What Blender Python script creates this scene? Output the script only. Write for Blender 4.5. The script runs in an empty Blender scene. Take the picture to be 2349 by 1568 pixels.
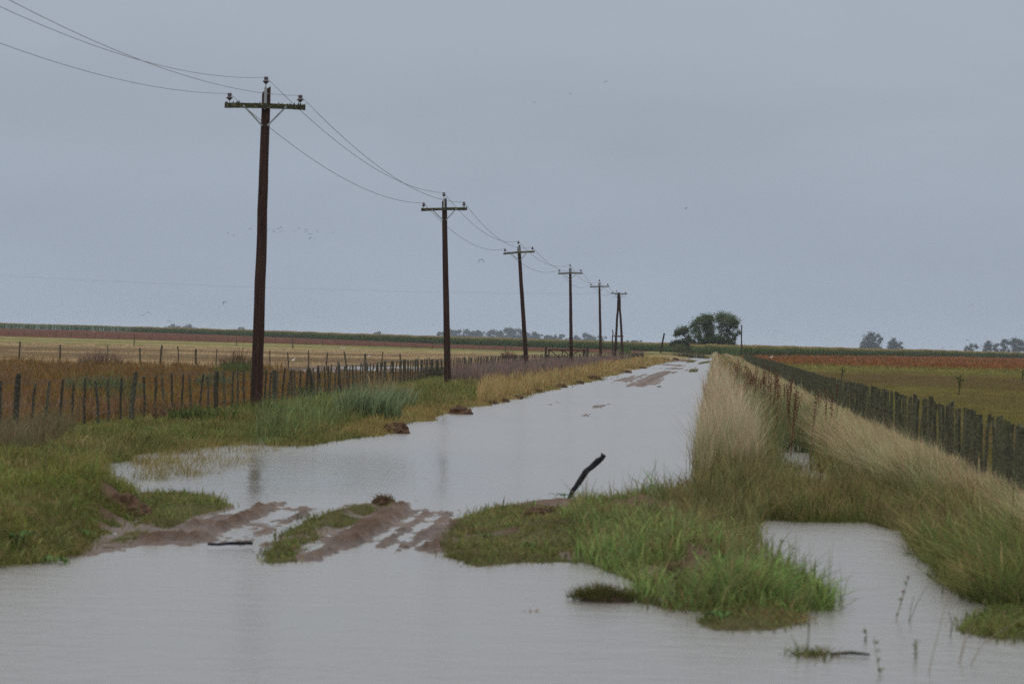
import bpy, math, random
import numpy as np
from mathutils import Matrix, Vector

sc = bpy.context.scene
COL = sc.collection
# ------------------------------------------------------------------ camera
F, CX, CY, H0 = 8000.0, 1174.5, 784.0, 2.1       # focal length in photo pixels, centre, eye height
ROLL = math.radians(1.5)
cr, sr = math.cos(ROLL), math.sin(ROLL)
cam = bpy.data.cameras.new('camera'); cam_o = bpy.data.objects.new('camera', cam); COL.objects.link(cam_o)
cam.sensor_width = 36; cam.lens = 36 * F / 2349.0
cam.clip_start = 0.5; cam.clip_end = 20000
cam_o.matrix_world = Matrix(((cr, -sr, 0, 0), (0, 0, -1, 0), (sr, cr, 0, H0), (0, 0, 0, 1)))
cam.dof.use_dof = True; cam.dof.focus_distance = 165; cam.dof.aperture_fstop = 4.2
sc.camera = cam_o
# ------------------------------------------------------------------ sky and sun
SUN_EL, SUN_ROT = math.radians(48), math.radians(200)
w = bpy.data.worlds.new('World'); sc.world = w; w.use_nodes = True
nt = w.node_tree; N = nt.nodes; Lk = nt.links
bg = N['Background']; bg.inputs['Strength'].default_value = 0.1
sky = N.new('ShaderNodeTexSky'); sky.sky_type = 'NISHITA'; sky.sun_disc = False
sky.sun_elevation = SUN_EL; sky.sun_rotation = SUN_ROT; sky.dust_density = 4; sky.air_density = 1.2
tc = N.new('ShaderNodeTexCoord'); sep = N.new('ShaderNodeSeparateXYZ'); Lk.new(tc.outputs['Generated'], sep.inputs[0])
ramp = N.new('ShaderNodeValToRGB'); Lk.new(sep.outputs['Z'], ramp.inputs[0])
els = ramp.color_ramp.elements
SKYC = [(0.0, (3.44, 4.02, 4.94)), (0.06, (3.55, 4.08, 4.88)), (0.11, (3.78, 4.27, 4.92)), (0.25, (6.2, 6.6, 7.1)), (0.6, (11.0, 11.3, 11.6)), (1.0, (12.6, 12.8, 13.0))]
SC = 14.0
els[0].position = 0; els[1].position = 1
for p, c in SKYC[1:-1]: els.new(p)
for e, (p, c) in zip(els, SKYC): e.position = p; e.color = (c[0] / SC, c[1] / SC, c[2] / SC, 1)
mul = N.new('ShaderNodeVectorMath'); mul.operation = 'SCALE'; mul.inputs['Scale'].default_value = SC
Lk.new(ramp.outputs[0], mul.inputs[0])
cn = N.new('ShaderNodeTexNoise'); cn.inputs['Scale'].default_value = 5.0; cn.inputs['Detail'].default_value = 4
cmap = N.new('ShaderNodeMapping'); cmap.inputs['Scale'].default_value = (1.2, 1.2, 5); Lk.new(tc.outputs['Generated'], cmap.inputs[0]); Lk.new(cmap.outputs[0], cn.inputs[0])
cr_ = N.new('ShaderNodeMapRange'); cr_.inputs[1].default_value = 0.3; cr_.inputs[2].default_value = 0.7; cr_.inputs[3].default_value = 0.94; cr_.inputs[4].default_value = 1.06
Lk.new(cn.outputs['Fac'], cr_.inputs[0])
mul2 = N.new('ShaderNodeVectorMath'); mul2.operation = 'SCALE'; Lk.new(mul.outputs[0], mul2.inputs[0]); Lk.new(cr_.outputs[0], mul2.inputs['Scale'])
mx = N.new('ShaderNodeMix'); mx.data_type = 'RGBA'; mx.inputs['Factor'].default_value = 0.94; mx.clamp_result = False
Lk.new(sky.outputs[0], mx.inputs['A']); Lk.new(mul2.outputs[0], mx.inputs['B']); Lk.new(mx.outputs['Result'], bg.inputs['Color'])
sun = bpy.data.lights.new('sun', 'SUN'); sun.energy = 0.5; sun.angle = math.radians(25); sun.color = (1, 0.96, 0.9)
sun_o = bpy.data.objects.new('sun', sun); COL.objects.link(sun_o)
sd = Vector((math.sin(SUN_ROT) * math.cos(SUN_EL), math.cos(SUN_ROT) * math.cos(SUN_EL), math.sin(SUN_EL)))
sun_o.rotation_euler = sd.to_track_quat('Z', 'Y').to_euler()
vs = sc.view_settings; vs.view_transform = 'Standard'; vs.look = 'None'; vs.exposure = 0; vs.gamma = 1; vs.use_curve_mapping = False
cy = sc.cycles; cy.use_denoising = False; cy.use_adaptive_sampling = False; cy.use_light_tree = False; cy.max_bounces = 6; cy.diffuse_bounces = 3; cy.glossy_bounces = 3; cy.volume_bounces = 1; cy.transparent_max_bounces = 8
# ------------------------------------------------------------------ projection helpers (photo pixel <-> place)
def ray(x, y):
    u = (np.asarray(x, float) - CX) / F; v = (CY - np.asarray(y, float)) / F
    return u * cr - v * sr, u * sr + v * cr
def gp(x, y, z=0.0):
    X, Z = ray(x, y); t = (z - H0) / Z
    return X * t, t
def pd(x, y, d):
    X, Z = ray(x, y); return Vector((float(X) * d, d, H0 + float(Z) * d))
def topx(X, Y, Z):
    a = X / Y; b = (Z - H0) / Y
    return CX + F * (a * cr + b * sr), CY - F * (-a * sr + b * cr)
# ------------------------------------------------------------------ noise
def _h(i, j, s):
    n = (i.astype(np.int64) * 374761393 + j.astype(np.int64) * 668265263 + s * 974634777) & 0xffffffff
    n = ((n ^ (n >> 13)) * 1274126177) & 0xffffffff
    return ((n ^ (n >> 16)) & 0xffff) / 65535.0
def vn(x, y, s=0):
    i = np.floor(x); j = np.floor(y); fx = x - i; fy = y - j
    fx = fx * fx * (3 - 2 * fx); fy = fy * fy * (3 - 2 * fy)
    a = _h(i, j, s); b = _h(i + 1, j, s); c = _h(i, j + 1, s); d = _h(i + 1, j + 1, s)
    return (a * (1 - fx) + b * fx) * (1 - fy) + (c * (1 - fx) + d * fx) * fy
def fbm(x, y, o=4, s=0):
    t = 0; a = 0.5; m = 0
    for k in range(o):
        t = t + a * vn(x * 2 ** k, y * 2 ** k, s + k * 17); m += a; a *= 0.5
    return t / m
def sst(x, a, b):
    t = np.clip((x - a) / (b - a), 0, 1); return t * t * (3 - 2 * t)
def sdist(P, X, Y):                                  # signed distance, positive inside
    P = np.asarray(P, float); d = np.full(X.shape, 1e9); ins = np.zeros(X.shape, bool)
    for (ax, ay), (bx, by) in zip(P, np.roll(P, -1, 0)):
        ex, ey = bx - ax, by - ay; L = ex * ex + ey * ey + 1e-12
        t = np.clip(((X - ax) * ex + (Y - ay) * ey) / L, 0, 1)
        d = np.minimum(d, np.hypot(X - ax - t * ex, Y - ay - t * ey))
        c = ((ay > Y) != (by > Y)) & (X < (bx - ax) * (Y - ay) / (by - ay + 1e-12) + ax)
        ins ^= c
    return np.where(ins, d, -d)
def wpoly(px, z=0.0): return [tuple(float(v) for v in gp(x, y, z)) for x, y in px]
def inpx(px, x, y): return sdist(px, x, y)
# ------------------------------------------------------------------ layout of the place
def S(X, Y): return X + 3.85 - 0.058 * Y             # distance right of the road's centre line
EDGE_L = [(-700, 1120), (0, 1125), (170, 1125), (245, 1105), (268, 1078), (330, 1045), (450, 1026), (560, 1020), (649, 1024), (742, 1024), (830, 1008), (900, 995), (940, 980), (1000, 965), (1080, 941), (1170, 925), (1260, 894), (1330, 882), (1390, 868), (1455, 849), (1530, 832), (1560, 825), (1600, 818)]
POLY_L = wpoly(EDGE_L) + [(44.0, 900.0), (-400.0, 900.0), (-400.0, 40.0)]
BANK_A = wpoly([(-500, 1400), (0, 1299), (80, 1291), (190, 1274), (215, 1245), (325, 1195), (336, 1170), (322, 1140), (300, 1122), (150, 1105), (0, 1090), (-500, 1075)])
APRON = wpoly([(190, 1274), (300, 1253), (360, 1236), (420, 1215), (470, 1185), (545, 1166), (500, 1138), (430, 1130), (320, 1128), (300, 1190)])
MUD = wpoly([(190, 1276), (340, 1254), (450, 1252), (580, 1274), (620, 1292), (760, 1282), (870, 1262), (1000, 1272), (1060, 1290), (1150, 1280), (1300, 1200), (1180, 1165), (1060, 1172), (960, 1168), (940, 1156), (880, 1154), (830, 1158), (720, 1164), (640, 1150), (550, 1163), (470, 1190), (340, 1200)])
RIDGES = [(wpoly(p), w_, h_) for p, w_, h_ in (
    ([(425, 1250), (480, 1222), (560, 1190), (640, 1152)], .20, .085), ([(540, 1256), (600, 1225), (660, 1196), (700, 1178)], .12, .06), ([(585, 1262), (650, 1232), (720, 1200)], .10, .05), ([(600, 1170), (720, 1165), (840, 1156), (915, 1154)], .35, .07),
    ([(700, 1282), (760, 1262), (830, 1220), (890, 1178), (915, 1160)], .24, .085), ([(860, 1262), (910, 1228), (985, 1176)], .10, .055), ([(905, 1268), (960, 1238), (1030, 1180)], .09, .05), ([(930, 1165), (1000, 1172), (1060, 1170)], .3, .055), ([(970, 1275), (1020, 1250), (1070, 1200)], .25, .06), ([(350, 1245), (400, 1230), (450, 1205)], .3, .06), ([(200, 1268), (300, 1250), (380, 1238), (450, 1240)], .35, .07), ([(340, 1205), (420, 1202), (510, 1185)], .45, .06), ([(480, 1258), (560, 1262), (600, 1268)], .3, .05), ([(820, 1245), (880, 1205), (930, 1180)], .12, .05), ([(1000, 1262), (1040, 1225), (1065, 1195)], .3, .07), ([(500, 1215), (600, 1180)], .1, .05), ([(620, 1285), (660, 1262), (700, 1230)], .2, .05))]
STRIP = wpoly([(612, 1292), (608, 1268), (650, 1225), (700, 1197), (760, 1172), (840, 1160), (905, 1156), (880, 1172), (830, 1192), (745, 1227), (700, 1250), (672, 1288)])
GREEN = wpoly([(1025, 1272), (1045, 1235), (1075, 1205), (1140, 1185), (1240, 1172), (1350, 1165), (1480, 1160), (1600, 1120), (1640, 1085), (1720, 1140), (1735, 1200), (1745, 1270), (1820, 1320), (1895, 1370), (1905, 1396), (1820, 1408), (1700, 1402), (1530, 1399), (1462, 1378), (1470, 1340), (1365, 1302), (1285, 1266), (1200, 1285), (1090, 1299)])
LOWL = wpoly([(1015, 1275), (1030, 1225), (1065, 1185), (1140, 1160), (1260, 1150), (1380, 1150), (1400, 1240), (1330, 1290), (1200, 1290), (1090, 1302)])
ISLE = wpoly([(1595, 1425), (1640, 1404), (1750, 1402), (1850, 1412), (1860, 1430), (1780, 1446), (1640, 1448)])
ISLE2 = wpoly([(1815, 1500), (1850, 1494), (1905, 1500), (1880, 1507), (1830, 1506)])
BANK_H = wpoly([(1640, 1150), (1735, 1200), (1760, 1193), (1850, 1198), (2000, 1197), (2080, 1222), (2100, 1255), (2140, 1310), (2190, 1345), (2260, 1385), (2349, 1405), (2520, 1440), (3100, 2400), (9000, 2400), (9000, 1100)])
BANK_G = wpoly([(2185, 1445), (2230, 1415), (2300, 1402), (2420, 1405), (2700, 1440), (2700, 1500), (2349, 1470), (2260, 1463)])
MUDS = [wpoly(p) for p in (
    [(1410, 872), (1442, 864), (1480, 857), (1517, 850), (1555, 851), (1600, 842), (1590, 848), (1535, 861), (1530, 872), (1524, 881), (1483, 888), (1458, 886), (1432, 888), (1411, 887), (1425, 877)],
    [(1512, 835), (1540, 835), (1582, 838.5), (1560, 840.5), (1530, 839)],
    [(1338, 935), (1360, 928), (1383, 925), (1374, 936)], [(1278, 930), (1290, 926), (1310, 922), (1306, 926)], [(1340, 954), (1350, 951), (1358, 949), (1352, 955)],
    [(1490, 845), (1540, 843), (1590, 845), (1560, 848)], [(1602, 819), (1608, 814), (1634, 813), (1640, 818)], [(1530, 829), (1570, 824), (1600, 826), (1570, 830)])]
GREENS = [wpoly(p) for p in ([(1576, 854), (1588, 847), (1606, 845), (1603, 853)], [(1596, 837), (1604, 831), (1630, 827), (1633, 831)], [(1572, 832), (1582, 827), (1597, 826), (1592, 831)], [(1606, 822), (1612, 818), (1630, 819), (1624, 823)], [(1495, 888), (1512, 884), (1528, 884), (1520, 890)])]
PUDDLE = wpoly([(630, 851), (660, 846), (760, 841), (870, 839), (1000, 843), (1010, 852), (900, 856), (700, 857)])
FENCE_L = [(-12.0, 44), (-10.9, 54), (-9.8, 66.6), (-8.3, 86), (-7.25, 101), (-4.2, 194), (-2.8, 216), (0.9, 290), (9.8, 380), (15.0, 430), (18.2, 480)]
FENCE_R = [(5.0, 19), (6.35, 42), (7.1, 50), (8.16, 68), (11.3, 127), (16.2, 205), (22.5, 310), (28.9, 421), (35, 520), (48, 740)]
fl = np.array(FENCE_L); fr = np.array(FENCE_R)
def fxl(Y): return np.interp(Y, fl[:, 1], fl[:, 0])
def fxr(Y): return np.interp(Y, fr[:, 1], fr[:, 0])
AF = np.array([-3000, -1400, -875, -175, 325, 465, 505, 525, 1175, 1700, 3000.])
ZF = np.array([2.4, 2.3, 2.1, 0.75, 0.37, 0.05, 0.02, 0.02, 0.6, 0.8, 0.8])
DF = np.array([1700, 1700, 1680, 1200, 1050, 905, 880, 800, 1500, 1700, 1700.])
def terrain(X, Y):
    """height, and a dict of the masks it was made from"""
    s = S(X, Y); m = {}
    n1 = fbm(X * 0.7, Y * 0.35, 4, 3); n2 = fbm(X * 3.1, Y * 1.6, 3, 9)
    jit = (n1 - 0.5) * 0.9 + (n2 - 0.5) * 0.35
    a = X / Y * F
    zfar = np.interp(a, AF, ZF) * sst(Y, 300, np.interp(a, AF, DF))
    z = np.full(X.shape, -0.16) + (n2 - 0.5) * 0.05
    near = (Y < 960)
    def D(P):
        out = np.full(X.shape, -1e3)
        P = np.asarray(P); lo = P.min(0) - 2; hi = P.max(0) + 2
        k = near & (X > lo[0]) & (X < hi[0]) & (Y > lo[1]) & (Y < hi[1])
        if k.any(): out[k] = sdist(P, X[k], Y[k])
        return out
    dl = D(POLY_L) + jit * np.clip(Y / 90, 0.6, 1.6); m['left'] = dl
    hl = 0.10 + 0.16 * sst(dl, 0.2, 3) - 0.20 * sst(-s, 7.2, 9.5) + (n1 - 0.5) * 0.12
    hl = np.maximum(hl, 0.03)
    z = np.maximum(z, np.where(dl > -1.2, -0.12 + (hl + 0.12) * sst(dl, -0.6, 0.9), -9))
    def add(key, P, hmax, wd, jt=1.0, rough=0.08):
        nonlocal z
        d = D(P) + jit * 0.35 * jt; m[key] = d
        z = np.maximum(z, np.where(d > -0.6, -0.1 + 0.105 * sst(d, -0.25, 0.03) + (hmax + (n1 - 0.5) * rough + (n2 - .5) * rough) * sst(d, 0, wd), -9))
    add('bank', BANK_A, 0.33, 0.75, 0.6, 0.2)
    add('apron', APRON, 0.05, 0.5)
    d = D(MUD) + jit * 0.5; m['mud'] = d
    rut = np.sin((s + (n1 - .5) * 0.5) * 2 * math.pi / 0.62) * 0.5 + np.sin((s + .2 * n1) * 2 * math.pi / 1.75 + 1.0) * 0.6
    clod = .42 * (fbm(X * 5.5 - Y * .32, Y * 1.8, 4, 21) - 0.5) + .5 * (fbm(X * 15, Y * 5.5, 3, 22) - .5)
    zm = -0.05 + 0.041 * sst(d, -0.2, 0.9) + (0.018 + .03 * (n1 - .5)) * rut + 0.11 * clod + 0.03 * (n1 - 0.5)
    for P, w_, h_ in RIDGES:
        P = np.asarray(P); lo = P.min(0) - 1; hi = P.max(0) + 1; kk = np.nonzero((X > lo[0]) & (X < hi[0]) & (Y > lo[1]) & (Y < hi[1]))[0]
        if len(kk):
            dd = np.full(len(kk), 9.0); xx, yy = X[kk], Y[kk]
            for (ax, ay), (bx, by) in zip(P[:-1], P[1:]):
                ex, ey = bx - ax, by - ay; tt = np.clip(((xx - ax) * ex + (yy - ay) * ey) / (ex * ex + ey * ey), 0, 1); dd = np.minimum(dd, np.hypot(xx - ax - tt * ex, (yy - ay - tt * ey) * .5))
            zm[kk] += h_ * .6 * (.1 + 1.8 * np.clip(clod[kk] + .5, 0, 1)) * np.exp(-(dd / (w_ * .62)) ** 2)
            d[kk] = np.maximum(d[kk], np.where(dd < w_ * 1.5, .1, -9))
    z = np.maximum(z, np.where(d > -0.4, zm, -9))
    add('strip', STRIP, 0.07, 0.35, 0.7)
    add('green', GREEN, 0.20, 1.4, 0.8, 0.22)
    dg_ = m['green']; add('green', LOWL, 0.05, 0.5, 0.8, 0.06); m['green'] = np.maximum(dg_, m['green'])
    add('isle', ISLE, 0.06, 0.3, 0.5); add('isle2', ISLE2, 0.02, 0.2, 0.2)
    add('bankh', BANK_H, 0.20, 1.8, 0.8, 0.10); add('bankg', BANK_G, 0.06, 0.3, 0.6)
    mm = np.full(X.shape, -9.0); gg = np.full(X.shape, -9.0)
    for P in MUDS: mm = np.maximum(mm, D(P) + jit * 0.5)
    for P in GREENS: gg = np.maximum(gg, D(P) + jit * 0.4)
    m['muds'] = mm; m['greens'] = gg
    z = np.maximum(z, np.where(mm > -0.5, -0.03 + 0.05 * sst(mm, -0.2, 0.6) + 0.03 * rut + 0.14 * clod, -9))
    z = np.maximum(z, np.where(gg > -0.5, -0.05 + 0.11 * sst(gg, -0.2, 0.6), -9))
    # right verge: berm, ditch, fence bank, pasture
    prof = np.interp(s + jit * 0.35, [3.25, 3.75, 4.15, 4.6, 5.0, 5.7, 6.4, 7.6, 9.5, 12], [-0.16, 0.05, 0.22, 0.15, -0.01, -0.03, 0.10, 0.12, 0.10, 0.10]) + (n1 - 0.5) * 0.10
    k = sst(Y, 43.5, 47.5); m['right'] = s - 3.2
    zr = np.where(s > 3.2, prof, -9); z = np.where(k > 0, np.maximum(z, zr * k + (1 - k) * -0.2), z)
    z = np.where(s > 9, np.maximum(z, 0.1 + (n1 - .5) * 0.08), z)
    z = np.where(Y > 860, np.maximum(z, 0.05), z)
    z = np.where(np.abs(s) > 60, np.maximum(z, 0.06), z)
    dp = D(PUDDLE) + jit * 3; m['puddle'] = dp
    wetn = (fbm(X * .5, Y * .12, 3, 77) - 0.5) * 0.3
    z = np.where(dp > 0, z * (1 - sst(dp, 0, 2.5)) + (-0.02 + wetn) * sst(dp, 0, 2.5), z)
    return z + zfar, m, s, n1, n2
# ------------------------------------------------------------------ zones
ZN = ['water', 'redweed', 'stubble', 'meadow', 'sorghum', 'corn', 'verge', 'edge', 'purple', 'gold', 'brownclump', 'reedshort', 'lush', 'short', 'mound', 'tan', 'ditch', 'ditchfar', 'bank', 'bankgreen', 'tuft', 'pasture', 'redcrop', 'mud', 'sedge', 'fringe', 'mixed']
ZI = {n: i for i, n in enumerate(ZN)}
SOIL = dict(water=(.16, .13, .11), redweed=(.11, .06, .028), stubble=(.26, .185, .105), meadow=(.135, .145, .055), sorghum=(.105, .05, .034), corn=(.045, .06, .025), verge=(.085, .09, .03), edge=(.15, .115, .045), purple=(.10, .07, .06), gold=(.19, .135, .06), brownclump=(.08, .065, .04), reedshort=(.08, .1, .04), lush=(.07, .08, .024), short=(.085, .078, .038), mound=(.075, .08, .03), tan=(.2, .155, .09), ditch=(.08, .075, .045), ditchfar=(.16, .12, .06), bank=(.14, .12, .055), bankgreen=(.07, .07, .025), tuft=(.06, .07, .02), pasture=(.12, .105, .032), redcrop=(.16, .065, .026), mud=(.095, .057, .037), sedge=(.1, .08, .06), fringe=(.14, .125, .04), mixed=(.09, .08, .035))
PX_PURPLE = [(1020, 872), (1110, 892), (1240, 875), (1350, 853), (1470, 826), (1440, 816), (1250, 822), (1060, 835)]
PX_GOLD = [(1095, 930), (1180, 915), (1270, 886), (1390, 862), (1530, 828), (1610, 816), (1500, 816), (1440, 826), (1350, 853), (1240, 875), (1110, 895)]
PX_BROWN = [(-300, 1110), (0, 1068), (110, 1050), (165, 1010), (130, 965), (0, 970), (-300, 990)]
PX_REED = [(585, 1022), (700, 1010), (790, 985), (790, 955), (700, 950), (600, 975)]
PX_SEDGE = [(318, 1105), (410, 1098), (506, 1086), (560, 1070), (600, 1040), (745, 1020), (560, 1010), (430, 1022), (300, 1062)]
PX_MUDB = [(190, 1276), (215, 1250), (320, 1205), (420, 1215), (345, 1254)]
def classify(X, Y, z, m, s, n1, n2):
    id_ = np.full(X.shape, ZI['water']); a = X / Y * F
    x, y = topx(X, Y, 0.0); t = Y / np.interp(a, AF, DF); j = (n1 - .5)
    def put(mask, n): id_[mask] = ZI[n]
    L = (m['left'] > 0) & (s < 0)
    put((m['left'] > -0.35) & (s < 0), 'edge')
    put(L, 'verge')
    put(L & (m['left'] < 1.1 + 2 * j) & (Y > 74), 'edge')
    fld = (X < fxl(Y) - 0.5 + j) & (s < -6) & (Y > 42)
    fld |= (s < 0) & (Y > 490)
    put(fld, 'redweed')
    put(fld & (Y > 222 + 60 * j), 'stubble')
    put(fld & (Y > 500 + 120 * j), 'meadow'); put(fld & (Y > 720 + 40 * j), 'sorghum')
    put((t > 1) & (Y > 700), 'corn')
    put(L & (inpx(PX_GOLD, x, y) > -2) & (Y > 80) & ~fld, 'gold')
    put(L & (inpx(PX_PURPLE, x, y) > 4 * j) & ~fld, 'purple')
    put(L & (inpx(PX_BROWN, x, y) > 20 * j) & ~fld & (n2 > .38), 'brownclump')
    put((inpx(PX_REED, x, y) > 40 * j) & L & (n2 > .5), 'reedshort')
    put((m['left'] < 0.2) & (inpx(PX_SEDGE, x, y) > 0) & (n2 > .40), 'sedge')
    put(m['bank'] > 0, 'lush'); put(m['apron'] > 0, 'short')
    put((m['mud'] > -0.3) & (m['apron'] < 0.1) & (m['bank'] < .05), 'mud')
    put((inpx(PX_MUDB, x, y) > 0) & (n2 > .42), 'mud')
    put((m['strip'] > 0) & (n2 > .36), 'short')
    R = (s > 3.55 + .3 * j) & (Y > 45) & (Y < 900)
    put(R & (s < 4.7 + j * .5), 'tan')
    put(R & (s >= 4.7 + j * .5) & (s < 6.3), 'ditch'); put(R & (s >= 4.6 + j) & (s < 6.3) & (Y < 64 + 12 * j), 'mixed'); put(R & (s >= 4.3) & (s < 6.3) & (Y > 190), 'ditchfar')
    put(R & (s >= 6.1 + j * .6), 'bank')
    put((m['bankh'] > 0) & (Y < 47), 'bank'); put((m['bankh'] > 0) & (m['bankh'] < 1.1 + j) & (Y < 47), 'bankgreen')
    put((Y > 43) & (Y < 51.5 + 4 * j) & (s > 3.45) & (s < 6.4) & (z > -.03), 'mixed')
    put((Y > 42) & (Y < 45) & (s > 3.9) & (s < 6.2) & (z > -.03) & (n1 > .42), 'tuft')
    P = (X > fxr(Y) + .25) & (s > 6) & (t < 1)
    put(P & (Y > 40), 'pasture'); put(P & (t > .33) & (Y > 440 + 60 * j), 'redcrop'); put(P & (Y > 400 + 60 * j) & (Y < 450 + 60 * j) & (a > 500), 'fringe')
    put((m['green'] > 0), 'mound'); put((m['green'] > 0) & (Y > 40 + 3 * j) & (x > 1520), 'mixed'); put((m['green'] > 0) & (x < 1330 + 60 * j), 'short')
    put((m['green'] > .15) & (x > 1340) & (fbm(X * 1.7, Y * .6, 3, 88) > .61), 'mud')
    put((m['isle'] > 0) | (m['isle2'] > 0) | (m['bankg'] > 0), 'short')
    put((m['green'] > .1) & (x < 1345) & (n1 > .53), 'mud'); put((m['bank'] > 0) & (x > 225) & (n2 > .5) & (m['bank'] < .75), 'mud')
    put((m['muds'] > -.3) & (np.abs(s) < 4), 'mud'); put((m['greens'] > 0), 'short')
    put((Y > 780) & (t < 1) & (np.abs(s) < 14), 'meadow')
    put((m['puddle'] > 0), 'mud')
    return id_
# ------------------------------------------------------------------ materials
def mat(name, build=None, **kw):
    M = bpy.data.materials.new(name); M.use_nodes = True
    b = M.node_tree.nodes['Principled BSDF']
    for k, v in kw.items(): b.inputs[k].default_value = v
    if build: build(M.node_tree, M.node_tree.nodes, M.node_tree.links, b)
    return M
def wood(c1, c2, c3=None, scale=(14, 14, 0.7), rough=.85, lich=(.16, .17, .12), lamt=0.0, lscale=9):
    def f(nt, N, L, b):
        t = N.new('ShaderNodeTexCoord'); mp = N.new('ShaderNodeMapping'); mp.inputs['Scale'].default_value = scale; L.new(t.outputs['Object'], mp.inputs[0])
        n = N.new('ShaderNodeTexNoise'); n.inputs['Scale'].default_value = 1.6; n.inputs['Detail'].default_value = 6; n.inputs['Roughness'].default_value = .7; L.new(mp.outputs[0], n.inputs[0])
        r = N.new('ShaderNodeValToRGB'); r.color_ramp.elements[0].position = .32; r.color_ramp.elements[1].position = .68
        r.color_ramp.elements[0].color = (*c1, 1); r.color_ramp.elements[1].color = (*c2, 1); L.new(n.outputs['Fac'], r.inputs[0]); out = r.outputs[0]
        if lamt > 0:
            n2 = N.new('ShaderNodeTexNoise'); n2.inputs['Scale'].default_value = lscale; n2.inputs['Detail'].default_value = 5; L.new(t.outputs['Object'], n2.inputs[0])
            oi = N.new('ShaderNodeObjectInfo'); ad = N.new('ShaderNodeMath'); ad.operation = 'MULTIPLY_ADD'; ad.inputs[1].default_value = .16; L.new(oi.outputs['Random'], ad.inputs[0]); L.new(n2.outputs['Fac'], ad.inputs[2])
            m_ = N.new('ShaderNodeMapRange'); m_.inputs[1].default_value = .66 - .2 * lamt; m_.inputs[2].default_value = .74 - .2 * lamt; m_.inputs[4].default_value = .85; L.new(ad.outputs[0], m_.inputs[0])
            x = N.new('ShaderNodeMix'); x.data_type = 'RGBA'; x.inputs['B'].default_value = (*lich, 1); L.new(m_.outputs[0], x.inputs['Factor']); L.new(out, x.inputs['A']); out = x.outputs['Result']
        L.new(out, b.inputs['Base Color']); b.inputs['Roughness'].default_value = rough; b.inputs['Specular IOR Level'].default_value = .12
        bp = N.new('ShaderNodeBump'); bp.inputs['Strength'].default_value = .6; bp.inputs['Distance'].default_value = .01; L.new(n.outputs['Fac'], bp.inputs['Height']); L.new(bp.outputs[0], b.inputs['Normal'])
    return f
M_pole = mat('creosoted_wood', wood((.017, .0105, .009), (.062, .034, .026)))
M_arm = mat('mossy_timber', wood((.075, .075, .04), (.15, .14, .085), scale=(1.5, 10, 10), lich=(.03, .03, .022), lamt=.55, lscale=14))
M_stake = mat('lichened_stake_wood', wood((.022, .020, .015), (.065, .06, .044), lich=(.105, .10, .072), lamt=.4, lscale=26))
M_stakeR = mat('weathered_stake_wood', wood((.022, .021, .014), (.095, .09, .062), lich=(.095, .10, .055), lamt=.55, lscale=22))
M_char = mat('charred_wood', wood((.008, .008, .011), (.03, .03, .036), scale=(20, 20, 6)))
M_bark = mat('bark', wood((.02, .018, .015), (.05, .045, .036), scale=(3, 3, .5)))
M_ceram = mat('brown_porcelain', **{'Base Color': (.065, .045, .055, 1), 'Roughness': .3})
M_steel = mat('galvanised_steel', wood((.2, .22, .23), (.33, .35, .35), scale=(3, 3, 3), rough=.55))
M_wire = mat('aluminium_wire', **{'Base Color': (.10, .10, .11, 1), 'Roughness': .5})
M_fwire = mat('rusty_fence_wire', **{'Base Color': (.05, .04, .035, 1), 'Roughness': .7})
def veg(tr=.25, rough=.75):
    def f(nt, N, L, b):
        at = N.new('ShaderNodeAttribute'); at.attribute_name = 'Col'; L.new(at.outputs['Color'], b.inputs['Base Color'])
        b.inputs['Roughness'].default_value = rough; b.inputs['Specular IOR Level'].default_value = .04
        if tr > 0:
            t = N.new('ShaderNodeBsdfTranslucent'); L.new(at.outputs['Color'], t.inputs[0]); m = N.new('ShaderNodeMixShader'); m.inputs[0].default_value = tr
            L.new(b.outputs[0], m.inputs[1]); L.new(t.outputs[0], m.inputs[2]); L.new(m.outputs[0], N['Material Output'].inputs[0])
    return f
M_veg = mat('grass_blades', veg()); M_leaf = mat('leaves', veg(.2)); M_earth = mat('crumbly_earth', veg(0, .95)); M_feather = mat('plumage', veg(0, .8))
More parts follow.
